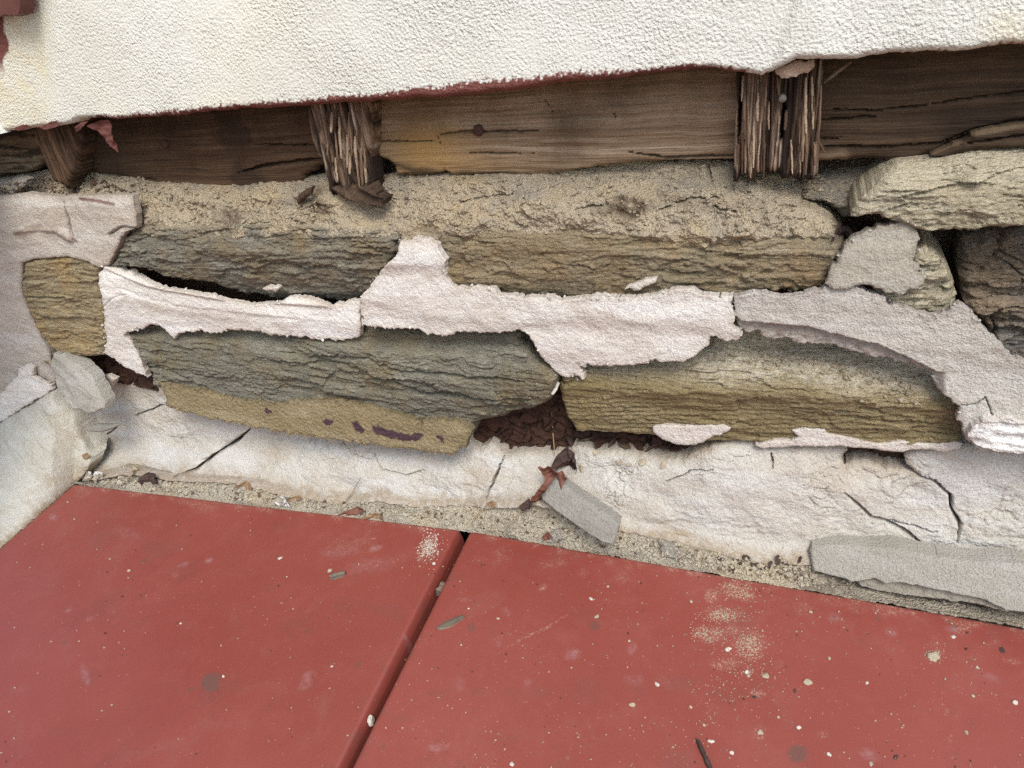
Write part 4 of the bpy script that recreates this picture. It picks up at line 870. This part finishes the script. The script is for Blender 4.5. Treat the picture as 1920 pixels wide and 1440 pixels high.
# ================================================================== loose things
bpy.context.view_layer.update()
DG = bpy.context.evaluated_depsgraph_get()
def hit(px, py):
    r = ray(np.array(float(px)), np.array(float(py))); r /= np.linalg.norm(r)
    ok, loc, nor, *_ = SC.ray_cast(DG, Vector(CAM), Vector(r))
    if not ok: return Vector(P(px, py, .05)), Vector((0, -1, 0))
    return loc, nor
def basis(nor):
    z = Vector(nor).normalized(); x = Vector((1, 0, 0)); x = (x-z*x.dot(z)).normalized(); return Matrix((x, z.cross(x), z)).transposed()
RNG = random.Random(5)
def rock_mesh(name, mat, seed, flat=.6, long=1., sub=2):
    import bmesh
    bm = bmesh.new(); bmesh.ops.create_icosphere(bm, subdivisions=sub, radius=1)
    r = random.Random(seed); ph = [r.uniform(0, 9) for _ in range(6)]
    cuts = [(Vector((r.gauss(0, 1), r.gauss(0, 1), r.gauss(0, 1))).normalized(), r.uniform(.55, .85)) for _ in range(9)]
    for v in bm.verts:
        for nn, dd in cuts:
            q = v.co.dot(nn)
            if q > dd: v.co -= nn*(q-dd)
        v.co *= 1+.10*math.sin(5*v.co.x+ph[0])*math.sin(4*v.co.y+ph[1])
        v.co.x *= long; v.co.z *= flat
    me = bpy.data.meshes.new(name); bm.to_mesh(me); bm.free(); me.materials.append(mat)
    return me
def place(me, name, px, py, size_px, label, cat, group=None, rot=None, sink=.35, flatz=.6, tilt=.25):
    loc, nor = hit(px, py); d = (Vector(CAM)-loc).length; s = size_px*.4*d/FPX
    o = bpy.data.objects.new(name, me); COL.objects.link(o)
    R_ = basis(nor) @ Matrix.Rotation(RNG.uniform(0, 6.28) if rot is None else rot, 3, 'Z') @ Matrix.Rotation(RNG.uniform(-tilt, tilt), 3, 'X')
    o.matrix_world = Matrix.Translation(loc+nor*s*flatz*(1-2*sink)) @ R_.to_4x4() @ Matrix.Scale(s, 4)
    return tag(o, label, cat, group)
CM = [rock_mesh('mortar_crumb', M_CRUMB, k, .42, 1.0+.3*(k % 2)) for k in range(4)]
WM = [rock_mesh('white_crumb', M_WCRUMB, 20+k, .4, 1.0+.35*(k % 2)) for k in range(3)]
DM = [rock_mesh('dark_chip', M_DARKBIT, 30+k, .3, 1.6) for k in range(3)]
LM = [rock_mesh('leaf_bit', (M_DARKBIT, M_BITS, M_ROT)[k], 50+k, .3, 1.5) for k in range(3)]
GM = rock_mesh('grey_stone_chip', M_GREY, 41, .45, 1.5)

# bigger loose pieces -----------------------------------------------------------
def slab(name, poly, D0, tilt, mat, label, cat, seed, thick=.014, extra=None, parent=None, rag=.0012, group=None, wave=.0012):
    def h(c):
        D = D0+tilt[0]*(c.px-poly[0][0])+tilt[1]*(c.py-poly[0][1])
        m = wave*fbm(c.X*30, c.Z*30, 3, seed)+.0006*fbm(c.X*170, c.Z*170, 3, seed+1, .7)+edge(c, .004, .004)
        di = 0*c.X
        if extra is not None:
            e, di = extra(c); m = m+e
        return D, m, {'dirt': np.clip(di, 0, 1), 'paint': 0*c.X, 'dust': 0*c.X, 'rot': 0*c.X, 'wear': 0*c.X}
    o = patch(name, poly, D0, h, mat, None, .0011, rag, 150, (), thick, None, seed, origin=np.array(P(poly[0][0], poly[0][1], D0)))
    return tag(o, label, cat, group)
def facing(px, py, back=.0):
    return -hit(px, py)[0][1]
slab('mortar_slab', [(1014, 938), (1026, 918), (1040, 904), (1054, 909), (1080, 930), (1110, 950), (1140, 970), (1160, 986), (1154, 1010), (1148, 1025), (1130, 1020), (1100, 1002), (1060, 974), (1036, 956)], .086, (.00002, .00032), M_GREY, 'small oblong grey mortar slab lying on the sand above the right door leaf', 'mortar slab', 801, .014)
def eBig(c):
    y = yat(c.px, [(1500, 1055), (1540, 1078), (1580, 1095), (1640, 1086), (1660, 1096), (1690, 1094), (1780, 1112), (1850, 1128), (1885, 1146), (1930, 1150)])+2*fbm(c.px/12, c.py/12, 3, 4)
    low = sstep(-2, 2, c.py-y)*sstep(1560, 1585, c.px)
    return -.010*low+.002*low*fbm(c.X*120, c.Z*120, 3, 6), low*.6
slab('mortar_slab', [(1516, 1034), (1522, 1026), (1560, 1025), (1610, 1026), (1680, 1032), (1740, 1044), (1820, 1056), (1920, 1060), (2060, 1075), (2150, 1085), (2150, 1205), (2060, 1190), (1960, 1168), (1920, 1164), (1890, 1164), (1840, 1150), (1780, 1142), (1700, 1130), (1650, 1124), (1612, 1112), (1600, 1098), (1585, 1088), (1560, 1082), (1524, 1072), (1520, 1050)], .068, (.000004, .00030), M_BSLAB, 'long grey stepped mortar slab leaning on the base at the lower right', 'mortar slab', 811, .02, eBig)
slab('mortar_slab', [(92, 676), (98, 664), (112, 668), (130, 684), (150, 698), (165, 715), (178, 738), (190, 758), (192, 768), (178, 774), (160, 776), (140, 766), (122, 750), (106, 735), (100, 715)], .052, (.0001, .0002), M_BSLAB, 'grey lozenge of broken mortar wedged under the small ochre stone', 'mortar slab', 821, .02, lambda c: (-.006*sstep(0, 14, (c.px-140)-(c.py-715)*.9-6)+.002*strat(c.X*25, (c.Z+.6*c.X)*60, 3, 2, 3), 0*c.X), rag=.0022, wave=.005)
slab('stone_chip', [(-30, 345), (0, 336), (30, 334), (46, 338), (40, 352), (22, 360), (0, 364), (-30, 366)], .03, (0, .0002), M_GREY, 'grey stone chip on the mortar ledge at the far left', 'stone chip', 825, .012)
slab('plaster_chip', [(186, 708), (200, 704), (216, 712), (210, 724), (200, 736), (186, 730), (180, 718)], .03, (0, 0), M_PL, 'flat grey plaster chip in the hollow below the small ochre stone', 'chip', 826, .006)
slab('plaster_chip', [(160, 802), (180, 797), (200, 798), (222, 797), (210, 806), (190, 812), (166, 812)], .062, (0, .0002), M_GREY, 'greenish grey sliver of plaster beside the left crack', 'chip', 827, .003)
# rotten wood in the hollow between the two lower stones
def rotw(c):
    w = c.X*42+2.0*fbm(c.X*30, c.Z*30, 2, 8); z = c.Z*70+1.2*fbm(c.X*30, c.Z*30, 2, 9)
    f1, f2, idv = worley(w, z, 5); return .010*(idv-.5)-.008*sstep(.14, 0, f2-f1)+.002*fbm(c.X*60, c.Z*300, 3, 7), 0*c.X
slab('rotten_wood', [(872, 792), (900, 780), (940, 765), (1000, 745), (1062, 730), (1072, 800), (1076, 870), (1030, 872), (985, 868), (940, 862), (912, 842), (885, 836)], -.002, (.00002, .0001), M_ROT, 'reddish rotten wood with square cracks in the hollow between the lower stones', 'wood', 831, .03, rotw, rag=.003)
slab('rotten_wood', [(1070, 806), (1150, 812), (1250, 818), (1330, 825), (1345, 845), (1310, 862), (1270, 880), (1180, 872), (1100, 870), (1066, 868)], -.004, (0, .00012), M_ROT, 'dark crumbled rotten wood under the ochre stone', 'wood', 835, .03, rotw, rag=.003)
slab('rotten_wood', [(1576, 836), (1640, 838), (1720, 838), (1728, 900), (1660, 890), (1576, 884)], -.002, (0, .0001), M_BDARK, 'brown wood showing through the gap in the pale base plaster', 'wood', 837, .03, rotw, rag=.002)
slab('rotten_wood', [(150, 668), (200, 664), (300, 700), (300, 735), (220, 716), (160, 700)], -.002, (0, .0001), M_ROT, 'dark wood deep in the hollow below the white plaster tip', 'wood', 839, .03, rotw, rag=.002)
slab('wood_fragment', [(612, 352), (640, 350), (690, 348), (706, 362), (716, 378), (710, 392), (690, 390), (668, 380), (640, 372), (626, 364)], .014, (.0001, .0003), M_BATD, 'dark rotten wood fragment fallen below the narrow batten', 'wood fragment', 841, .02, lambda c: (.006*strat(c.X*14, (c.Z+.5*c.X)*150, 4, 2, 2), 0*c.X), rag=.003)
slab('wood_fragment', [(552, 378), (556, 368), (570, 356), (582, 352), (578, 364), (566, 376), (556, 386)], .02, (0, .0002), M_BATD, 'small brown wood splinter on the mortar left of the narrow batten', 'wood fragment', 843, .006)

# fallen leaves, needles, shreds
def leafob(poly, lift, mat, label, seed, curl=.0014, group=None, cat='leaf'):
    cx = sum(p[0] for p in poly)/len(poly); cy = sum(p[1] for p in poly)/len(poly)
    D = -hit(cx, cy)[0][1]+lift
    sl_ = .00016
    return flake('leaf' if cat == 'leaf' else cat.replace(' ', '_'), poly, D, mat, None, curl, .0006, label, seed, cat, group, .0009, macro=lambda c: D+sl_*(c.py-cy))
leafob([(1010, 872), (1022, 876), (1034, 870), (1046, 876), (1060, 874), (1072, 880), (1066, 890), (1060, 900), (1064, 912), (1052, 906), (1044, 898), (1032, 904), (1028, 914), (1018, 926), (1008, 934), (1000, 928), (1010, 914), (1022, 900), (1018, 890)], .022, M_LEAF, 'dry red brown lobed leaf above the small grey slab', 901, .002)
leafob([(1045, 850), (1060, 842), (1080, 848), (1092, 862), (1080, 876), (1062, 880), (1048, 872), (1040, 862)], .010, M_DARKBIT, 'crumpled dark leaf beside the lobed red leaf', 903, .003)
leafob([(1022, 756), (1040, 742), (1058, 752), (1062, 790), (1056, 806), (1040, 800), (1026, 786), (1018, 772)], .012, M_LEAF, 'rust red leaf standing in the crack between the lower stones', 905, .0015)
leafob([(998, 930), (1016, 920), (1020, 932), (1006, 942), (996, 938)], .006, M_DARKBIT, 'dark folded leaf stalk at the end of the small grey slab', 907)
leafob([(975, 945), (990, 936), (1000, 942), (994, 954), (980, 958)], .004, M_DARKBIT, 'purple brown leaf scrap on the sand left of the small grey slab', 909)
leafob([(445, 908), (460, 904), (476, 914), (474, 922), (460, 918)], .004, M_LEAF2, 'tan curled leaf scrap on the sand above the left door leaf', 911)
leafob([(540, 934), (560, 930), (573, 932), (560, 938), (545, 940)], .004, M_LEAF2, 'tan leaf scrap beside the white paper scrap', 913)
leafob([(912, 942), (925, 938), (930, 946), (918, 952)], .003, M_LEAF2, 'tan leaf scrap on the sand above the seam', 915)
leafob([(1018, 1004), (1028, 996), (1034, 1004), (1030, 1012), (1020, 1012)], .004, M_LEAF, 'small red brown leaf scrap at the door edge under the small grey slab', 917)
leafob([(1136, 968), (1148, 948), (1152, 962), (1146, 974)], .006, M_DARKBIT, 'purple pointed leaf scrap behind the small grey slab', 919)
leafob([(684, 962), (720, 964), (722, 972), (690, 970)], .003, M_LEAF2, 'flat brown bark strip on the sand left of the seam', 921)
leafob([(640, 958), (668, 952), (690, 956), (670, 964), (650, 966)], .003, M_LEAF, 'brown bark strip at the edge of the left door leaf', 923)
leafob([(155, 852), (165, 848), (168, 856), (160, 864)], .004, M_LEAF2, 'tiny orange leaf scrap on the left plaster cheek', 925)
leafob([(514, 945), (528, 929), (546, 948), (530, 949)], .006, M_PAPER, 'torn white paper scrap at the edge of the left door leaf', 927, .0005, cat='paper scrap')
leafob([(153, 892), (160, 883), (172, 884), (173, 894), (160, 900)], .006, M_WHITE, 'white plaster chip at the corner of the left door leaf', 929, .0006, cat='paint chip')
leafob([(175, 890), (178, 884), (193, 885), (192, 898), (178, 899)], .006, M_WHITE, 'square white paint chip right beside the door corner', 931, .0004, cat='paint chip')
leafob([(265, 892), (280, 884), (300, 888), (302, 902), (285, 908), (268, 904)], .004, M_DARKBIT, 'dark clump of leaf mould above the left door leaf', 933, .002)
for k, (pts, w, lab) in enumerate((([(1034, 760), (1036, 800), (1040, 853)], 2.6, 'upright pine needle hanging in the crack beside the ochre stone'),
                      ([(1000, 935), (975, 960), (960, 980), (948, 990)], 2.6, 'reddish stalk lying on the sand above the seam'),
                      ([(82, 677), (120, 688), (160, 700), (192, 706)], 3.2, 'tan needle bridging the hollow below the small ochre stone'),
                      ([(84, 680), (130, 696), (170, 704)], 2.2, 'second thin needle just below the longer one in the left hollow'),
                      ([(640, 946), (660, 925), (676, 895)], 1.8, 'fine grass stalk against the pale base left of the seam'),
                      ([(238, 902), (246, 888), (257, 876)], 4, 'short tan stalk leaning on the left base plaster'),
                      ([(920, 940), (900, 960), (880, 985)], 1.6, 'thin stalk crossing the sand above the right leaf corner'))):
    Dp = [-hit(*p)[0][1]+.006 for p in pts]
    mx = max(Dp); Dp = [max(d, mx-.03) for d in Dp]
    sliver('needle', pts, Dp, w, M_TWIG, None, lab, 1, 40+k, 'needle')
# shreds by the right cavity, bark bits on slab and sand
for k, (poly, lab) in enumerate((([(1558, 440), (1566, 424), (1590, 418), (1600, 430), (1590, 446), (1570, 444)], 'dark shrivelled leaf clump below the black hole at the right'),
                   ([(1592, 424), (1610, 410), (1640, 414), (1636, 426), (1616, 444), (1600, 446)], 'brown shrivelled leaf tangle on top of the grey plaster flap'))):
    leafob(poly, .012, M_DARKBIT, lab, 941+k, .004)
for k, (px, py, sz) in enumerate(((1612, 1022, 18), (1628, 1020, 16), (1650, 1026, 18), (1640, 1018, 14), (1682, 1034, 20), (1692, 1040, 12))):
    place(DM[k % 3], 'bark_bit', px, py, sz, 'dark purple bark bit on the upper edge of the long grey slab', 'bark', 'bark bits on the long grey slab', tilt=.8, sink=.1)
for k, (px, py, sz) in enumerate(((1398, 1046, 16), (1415, 1060, 14), (1430, 1066, 18), (1445, 1058, 14), (1460, 1050, 15), (1375, 1068, 14), (1352, 1052, 12), (1473, 1056, 12), (1500, 1050, 12), (1388, 1058, 10))):
    place(DM[k % 3], 'bark_bit', px, py, sz, 'dark purple bark bit in the sand left of the long grey slab', 'bark', 'bark bits in the sand', tilt=.8, sink=.1)
for k, (px, py, sz) in enumerate(((1072, 832, 24), (1098, 828, 20), (1122, 836, 22), (1150, 834, 18), (1172, 840, 20), (1196, 838, 18), (1222, 844, 20), (1246, 842, 16), (1270, 844, 18))):
    place(LM[k % 3], 'leaf_bit', px, py, sz*1.3, 'crumpled brown leaf bit in the hollow under the ochre stone', 'leaf', 'leaf bits under the ochre stone', tilt=1.0, sink=.05)
for k, (px, py, sz) in enumerate(((1160, 866, 15), (1116, 850, 11), (1206, 868, 17), (1245, 872, 14), (1180, 872, 12), (1090, 878, 14))):
    place(CM[k % 4], 'mortar_crumb', px, py, sz*1.25, 'pale mortar crumb at the lip of the leafy hollow under the ochre stone', 'crumb', 'crumbs at the leafy hollow', tilt=.8, sink=.15)
place(GM, 'stone_chip', 1258, 1030, 44, 'grey flat stone chip on the sand between the two mortar slabs', 'stone chip', rot=-.2)
place(GM, 'stone_chip', 1045, 1000, 38, 'greenish flat stone chip beside the small grey slab', 'stone chip', rot=.5, sink=.55)
for (px, py, sz, lab) in ((1314, 1042, 26, 'tan mortar crumb right of the grey stone chip'), (1330, 1050, 18, 'small tan crumb at the door edge right of the grey stone chip'), (1205, 1028, 16, 'tan crumb at the tip of the small grey slab'), (1475, 1062, 20, 'tan crumb at the left end of the long grey slab'), (1448, 1072, 18, 'tan crumb at the right leaf edge near bark bits')):
    place(CM[0], 'mortar_crumb', px, py, sz, lab, 'crumb')
# things on the doors
def wood_chip(px, py, L, wd, ang, label, lift=.0, h=.35, mat=M_CHIP):
    loc, nor = hit(px, py); d = (Vector(CAM)-loc).length; s = L*.5*d/FPX
    r = random.Random(int(px)); V = []; n = 7
    for i in range(n):
        t = i/(n-1)*2-1; w = wd/L*(1-.35*abs(t)**2)*(1+r.uniform(-.2, .2)); hh = h*wd/L*(1+r.uniform(-.25, .25))
        for (a, b) in ((-1, -1), (-.7, .8), (0, 1.1), (.6, .7), (1, -1)): V.append((t+r.uniform(-.05, .05), a*w*(1+r.uniform(-.12, .12)), b*hh))
    Fc = []
    for i in range(n-1):
        for j in range(5): Fc.append((i*5+j, i*5+(j+1) % 5, (i+1)*5+(j+1) % 5, (i+1)*5+j))
    me = bpy.data.meshes.new('wood_chip'); me.from_pydata(V, [], Fc+[(0, 4, 3, 2, 1), tuple((n-1)*5+j for j in range(5))]); me.materials.append(mat); me.update()
    o = bpy.data.objects.new('wood_chip', me); COL.objects.link(o)
    o.matrix_world = Matrix.Translation(loc+nor*(h*wd/L*s+lift)) @ (basis(nor) @ Matrix.Rotation(ang, 3, 'Z')).to_4x4() @ Matrix.Scale(s, 4)
    return tag(o, label, 'wood chip')
wood_chip(820, 1103, 26, 22, 1.0, 'brown wood chip jammed in the seam between the door leaves', .004, .6)
wood_chip(634, 1080, 28, 14, .5, 'dark grey wood chip on the left door leaf near the seam', 0, .5)
wood_chip(845, 1168, 50, 14, .75, 'grey flat wood splinter on the right door leaf beside the seam', 0, .3)
wood_chip(1322, 1420, 56, 10, -1.0, 'dark brown twig piece at the bottom edge of the right door leaf', 0, .9, M_DARKBIT)
place(WM[0], 'white_crumb', 691, 1350, 26, 'white grey mortar lump stuck in the lower part of the seam', 'crumb', sink=.1)
BIG = [(525, 1047, 13, 1), (1752, 1231, 28, 0), (1434, 1268, 20, 0), (1515, 1280, 18, 0), (1366, 1218, 14, 1), (1118, 1156, 13, 0), (1108, 1123, 12, 1), (1185, 1322, 14, 0), (1425, 1374, 16, 0), (1903, 1317, 14, 1), (1625, 1281, 8, 1), (1788, 1195, 10, 1), (1498, 1364, 12, 1), (1232, 1283, 11, 1), (619, 1070, 16, 0), (1330, 1390, 10, 1), (1336, 1391, 9, 1), (1372, 1412, 11, 1), (1555, 1415, 12, 1), (1633, 1433, 10, 0), (1520, 1148, 10, 0), (1400, 1260, 12, 1), (1404, 1268, 9, 0), (1296, 1128, 9, 0), (1180, 1202, 8, 0), (242, 1070, 9, 0), (339, 1169, 7, 1), (622, 1250, 8, 1), (419, 1268, 7, 1), (814, 1057, 11, 1), (879, 1141, 6, 1), (934, 1160, 8, 0), (1140, 1100, 9, 0), (1812, 1374, 9, 0), (1825, 1305, 9, 0), (1555, 1235, 8, 0), (1320, 1360, 9, 0), (1295, 1325, 9, 0), (1460, 1345, 8, 0), (1880, 1220, 12, 2), (1832, 1252, 10, 0), (1680, 1420, 10, 2), (1415, 1307, 9, 2), (1490, 1295, 8, 2), (960, 1433, 12, 1)]
named = {525: 'white crumb alone on the upper middle of the left door leaf', 1752: 'tan crumbly mortar ball on the right door leaf near the right edge', 1434: 'tan crumb below the sand patches on the right door leaf', 1515: 'tan oval crumb right of the sand patches on the right door leaf', 1366: 'white pebble among the sand patches', 1118: 'tan crumb just above a round stain on the right door leaf', 1903: 'white crumb near the right border on the right door leaf', 1425: 'pale crumb in a dust spot near the bottom of the right door leaf', 619: 'tan crumb beside the dark wood chip on the left door leaf', 1185: 'pale crumb in the lower middle of the right door leaf'}
gname = {0: ('mortar_crumb', 'small tan mortar crumb lying on the red doors', 'tan crumbs on the red doors'), 1: ('white_crumb', 'small white crumb lying on the red doors', 'white crumbs on the red doors'), 2: ('dark_chip', 'small dark bark crumb lying on the red doors', 'dark crumbs on the red doors')}
for k, (px, py, sz, ty) in enumerate(BIG):
    sz *= .85
    me = (CM[k % 4], WM[k % 3], DM[k % 3])[ty]; nm, lb, gp = gname[ty]
    if px in named: place(me, nm, px, py, sz, named[px], 'crumb')
    else: place(me, nm, px, py, sz, lb, 'crumb', gp)

# grit: one uncountable object per place
def grit(name, pts, mat, label, cat, seed, parent=None):
    """pts: (location, normal, radius)"""
    base = np.array([(1, 0, 0), (-1, 0, 0), (0, 1, 0), (0, -1, 0), (0, 0, 1), (0, 0, -1)], float)
    tri = np.array([(0, 2, 4), (2, 1, 4), (1, 3, 4), (3, 0, 4), (2, 0, 5), (1, 2, 5), (3, 1, 5), (0, 3, 5)])
    rg = np.random.RandomState(seed); V = []; Fc = []
    for k, (l, nn, r) in enumerate(pts):
        q = base*(r*rg.uniform(.6, 1.25, (6, 1)))*np.array([1, 1, .8]); a = rg.uniform(0, 6.28, 2)
        c1, s1, c2, s2 = math.cos(a[0]), math.sin(a[0]), math.cos(a[1]), math.sin(a[1])
        R_ = np.array([[c1, -s1, 0], [s1, c1, 0], [0, 0, 1]]) @ np.array([[1, 0, 0], [0, c2, -s2], [0, s2, c2]])
        V.append(q @ R_.T+np.array(l)+np.array(nn)*r*.35); Fc.append(tri+6*k)
    o = mesh_obj(name, np.concatenate(V), np.concatenate(Fc), mat, parent, None, False)
    return tag(o, label, cat, None, 'stuff')
def spread(n, fn, rmin, rmax, seed, power=3.):
    rg = np.random.RandomState(seed); out = []
    for _ in range(n):
        px, py = fn(rg)
        r_ = ray(np.array(float(px)), np.array(float(py))); r_ /= np.linalg.norm(r_)
        ok, l, nn, _i, ob, _m = SC.ray_cast(DG, Vector(CAM), Vector(r_))
        if not ok or ob.name.startswith(('mortar_slab', 'plaster_', 'wood_', 'leaf', 'strip')): continue
        d = (Vector(CAM)-l).length
        out.append((l, nn, (rmin+(rmax-rmin)*rg.rand()**power)*.5*d/FPX))
    return out
def on_doors(rg):
    while True:
        x = rg.uniform(-20, 1940); y = rg.uniform(900, 1450)
        if y > float(door_edge_y(np.array(x)))+8 and y > 905+(140-x)*.86+8:
            q = float(fbm(np.array([x/150.]), np.array([y/110.]), 3, 9)[0])
            if rg.rand() < (.25+.75*float(sstep(300, 1300, np.array(x))))*min(1, max(.08, .35+1.6*q)): return x, y
def on_sandpatch(rg):
    cx, cy, rx, ry = [(1385, 1108, 34, 18), (1358, 1152, 36, 14), (1328, 1188, 30, 18), (1405, 1210, 30, 30), (1370, 1240, 60, 40), (1400, 1290, 70, 60), (1752, 1228, 22, 14), (800, 1030, 16, 22), (1330, 1330, 60, 80)][rg.choice(9, p=[.16, .16, .14, .2, .1, .08, .05, .05, .06])]
    return cx+rx*rg.randn()*.6, cy+ry*rg.randn()*.6
def on_ledge(rg):
    while True:
        x = rg.uniform(150, 1920); f = float(yat(x, FOOT)); e = float(door_edge_y(np.array(x)))
        if x > 1530 and rg.rand() < .8: continue
        t = rg.rand(); return x, f+(e-3-f)*t-6*(t < .1)
def on_beds(rg):
    z = rg.rand()
    if z < .6: return rg.uniform(710, 1570), rg.uniform(330, 440)
    if z < .85: return rg.uniform(265, 600), rg.uniform(352, 425)
    x = rg.uniform(1400, 1730); return x, float(yat(x, [(1400, 650), (1550, 672), (1730, 722)]))+abs(rg.randn())*22
DG = bpy.context.evaluated_depsgraph_get()
def rim_crumbs(polys, n, mat, seed, lo=2.5, hi=9.):
    rg = np.random.RandomState(seed); pts = []
    segs = [(a, b) for pl, ok in polys for a, b in zip(pl, pl[1:]+pl[:1]) if ok(a, b)]
    Ls = np.array([math.hypot(b[0]-a[0], b[1]-a[1]) for a, b in segs]); pr = Ls/Ls.sum()
    dens = rg.rand(len(segs))
    for _ in range(n):
        k = rg.choice(len(segs), p=pr)
        if rg.rand() > .25+dens[k]: continue
        a, b = segs[k]; t = rg.rand(); x = a[0]+(b[0]-a[0])*t+rg.randn()*2.2; y = a[1]+(b[1]-a[1])*t+rg.randn()*2.2
        l, nn = hit(x, y)
        if -l[1] < .028: continue
        pts.append((l, nn, (lo+(hi-lo)*rg.rand()**3)*.5*(Vector(CAM)-l).length/FPX))
    o = grit('plaster_crumbs', pts, mat, None, None, seed, WALL); return o
vis = lambda a, b: max(a[0], b[0]) < 1950 and min(a[0], b[0]) > -60
rim_crumbs([(P1, vis)], 120, M_P1, 61); rim_crumbs([(P2, vis)], 170, M_P2, 62); rim_crumbs([(P3, vis), (P3a, vis)], 160, M_P3, 63)
rim_crumbs([(ST, vis)], 320, M_STRIP, 64)
def on_left_ledge(rg): return rg.uniform(-10, 290), rg.uniform(338, 368)+rg.randn()*3
grit('grit', spread(900, on_doors, 1.4, 4.6, 1, 4), M_CRUMB, 'pale grit scattered over both red doors', 'grit', 1)
grit('grit', spread(110, on_doors, 2.5, 6, 2), M_DARKBIT, 'dark specks of bark scattered over both red doors', 'grit', 2)
def on_splat(rg): t = rg.randn(); q = rg.randn(); return 806+8*q+7*t, 1026-13*t+6*q
grit('sand_patch', spread(260, on_splat, 1.6, 4.0, 33, 2), M_WCRUMB, 'white smear of plaster dust near the seam on the left door leaf', 'dust', 33)
grit('sand_patch', spread(1100, on_sandpatch, 1.5, 3.6, 3, 2), M_CRUMB, 'fine sand patches spilled on the right door leaf', 'sand', 3)
grit('grit', spread(3000, on_ledge, 3., 14, 4, 4), M_SANDL, 'coarse pale grit along the top edge of the doors', 'grit', 4)
grit('grit', spread(500, on_ledge, 3., 12, 14, 3), M_CRUMB, 'cream coloured grit along the top edge of the doors', 'grit', 14)
grit('grit', spread(420, on_ledge, 3, 11, 5, 3), M_BITS, 'brown leaf crumbs in the sand along the doors', 'grit', 5)
grit('grit', spread(1800, on_beds, 2.2, 15, 6, 5), M_MORTAR, 'crumbs of sand mortar lying on the stone ledges', 'grit', 6)
grit('grit', spread(220, on_beds, 2.5, 8, 7, 3), M_CRUMB, 'pale pebbles in the sand mortar on the ledges', 'grit', 7)
grit('grit', spread(160, on_left_ledge, 3, 12, 8, 3), M_BITS, 'dark leaf crumbs on the mortar ledge at the far left', 'grit', 8)
grit('grit', spread(260, on_left_ledge, 2.5, 10, 9, 3), M_CRUMB, 'pale crumbs on the mortar ledge at the far left', 'grit', 9)
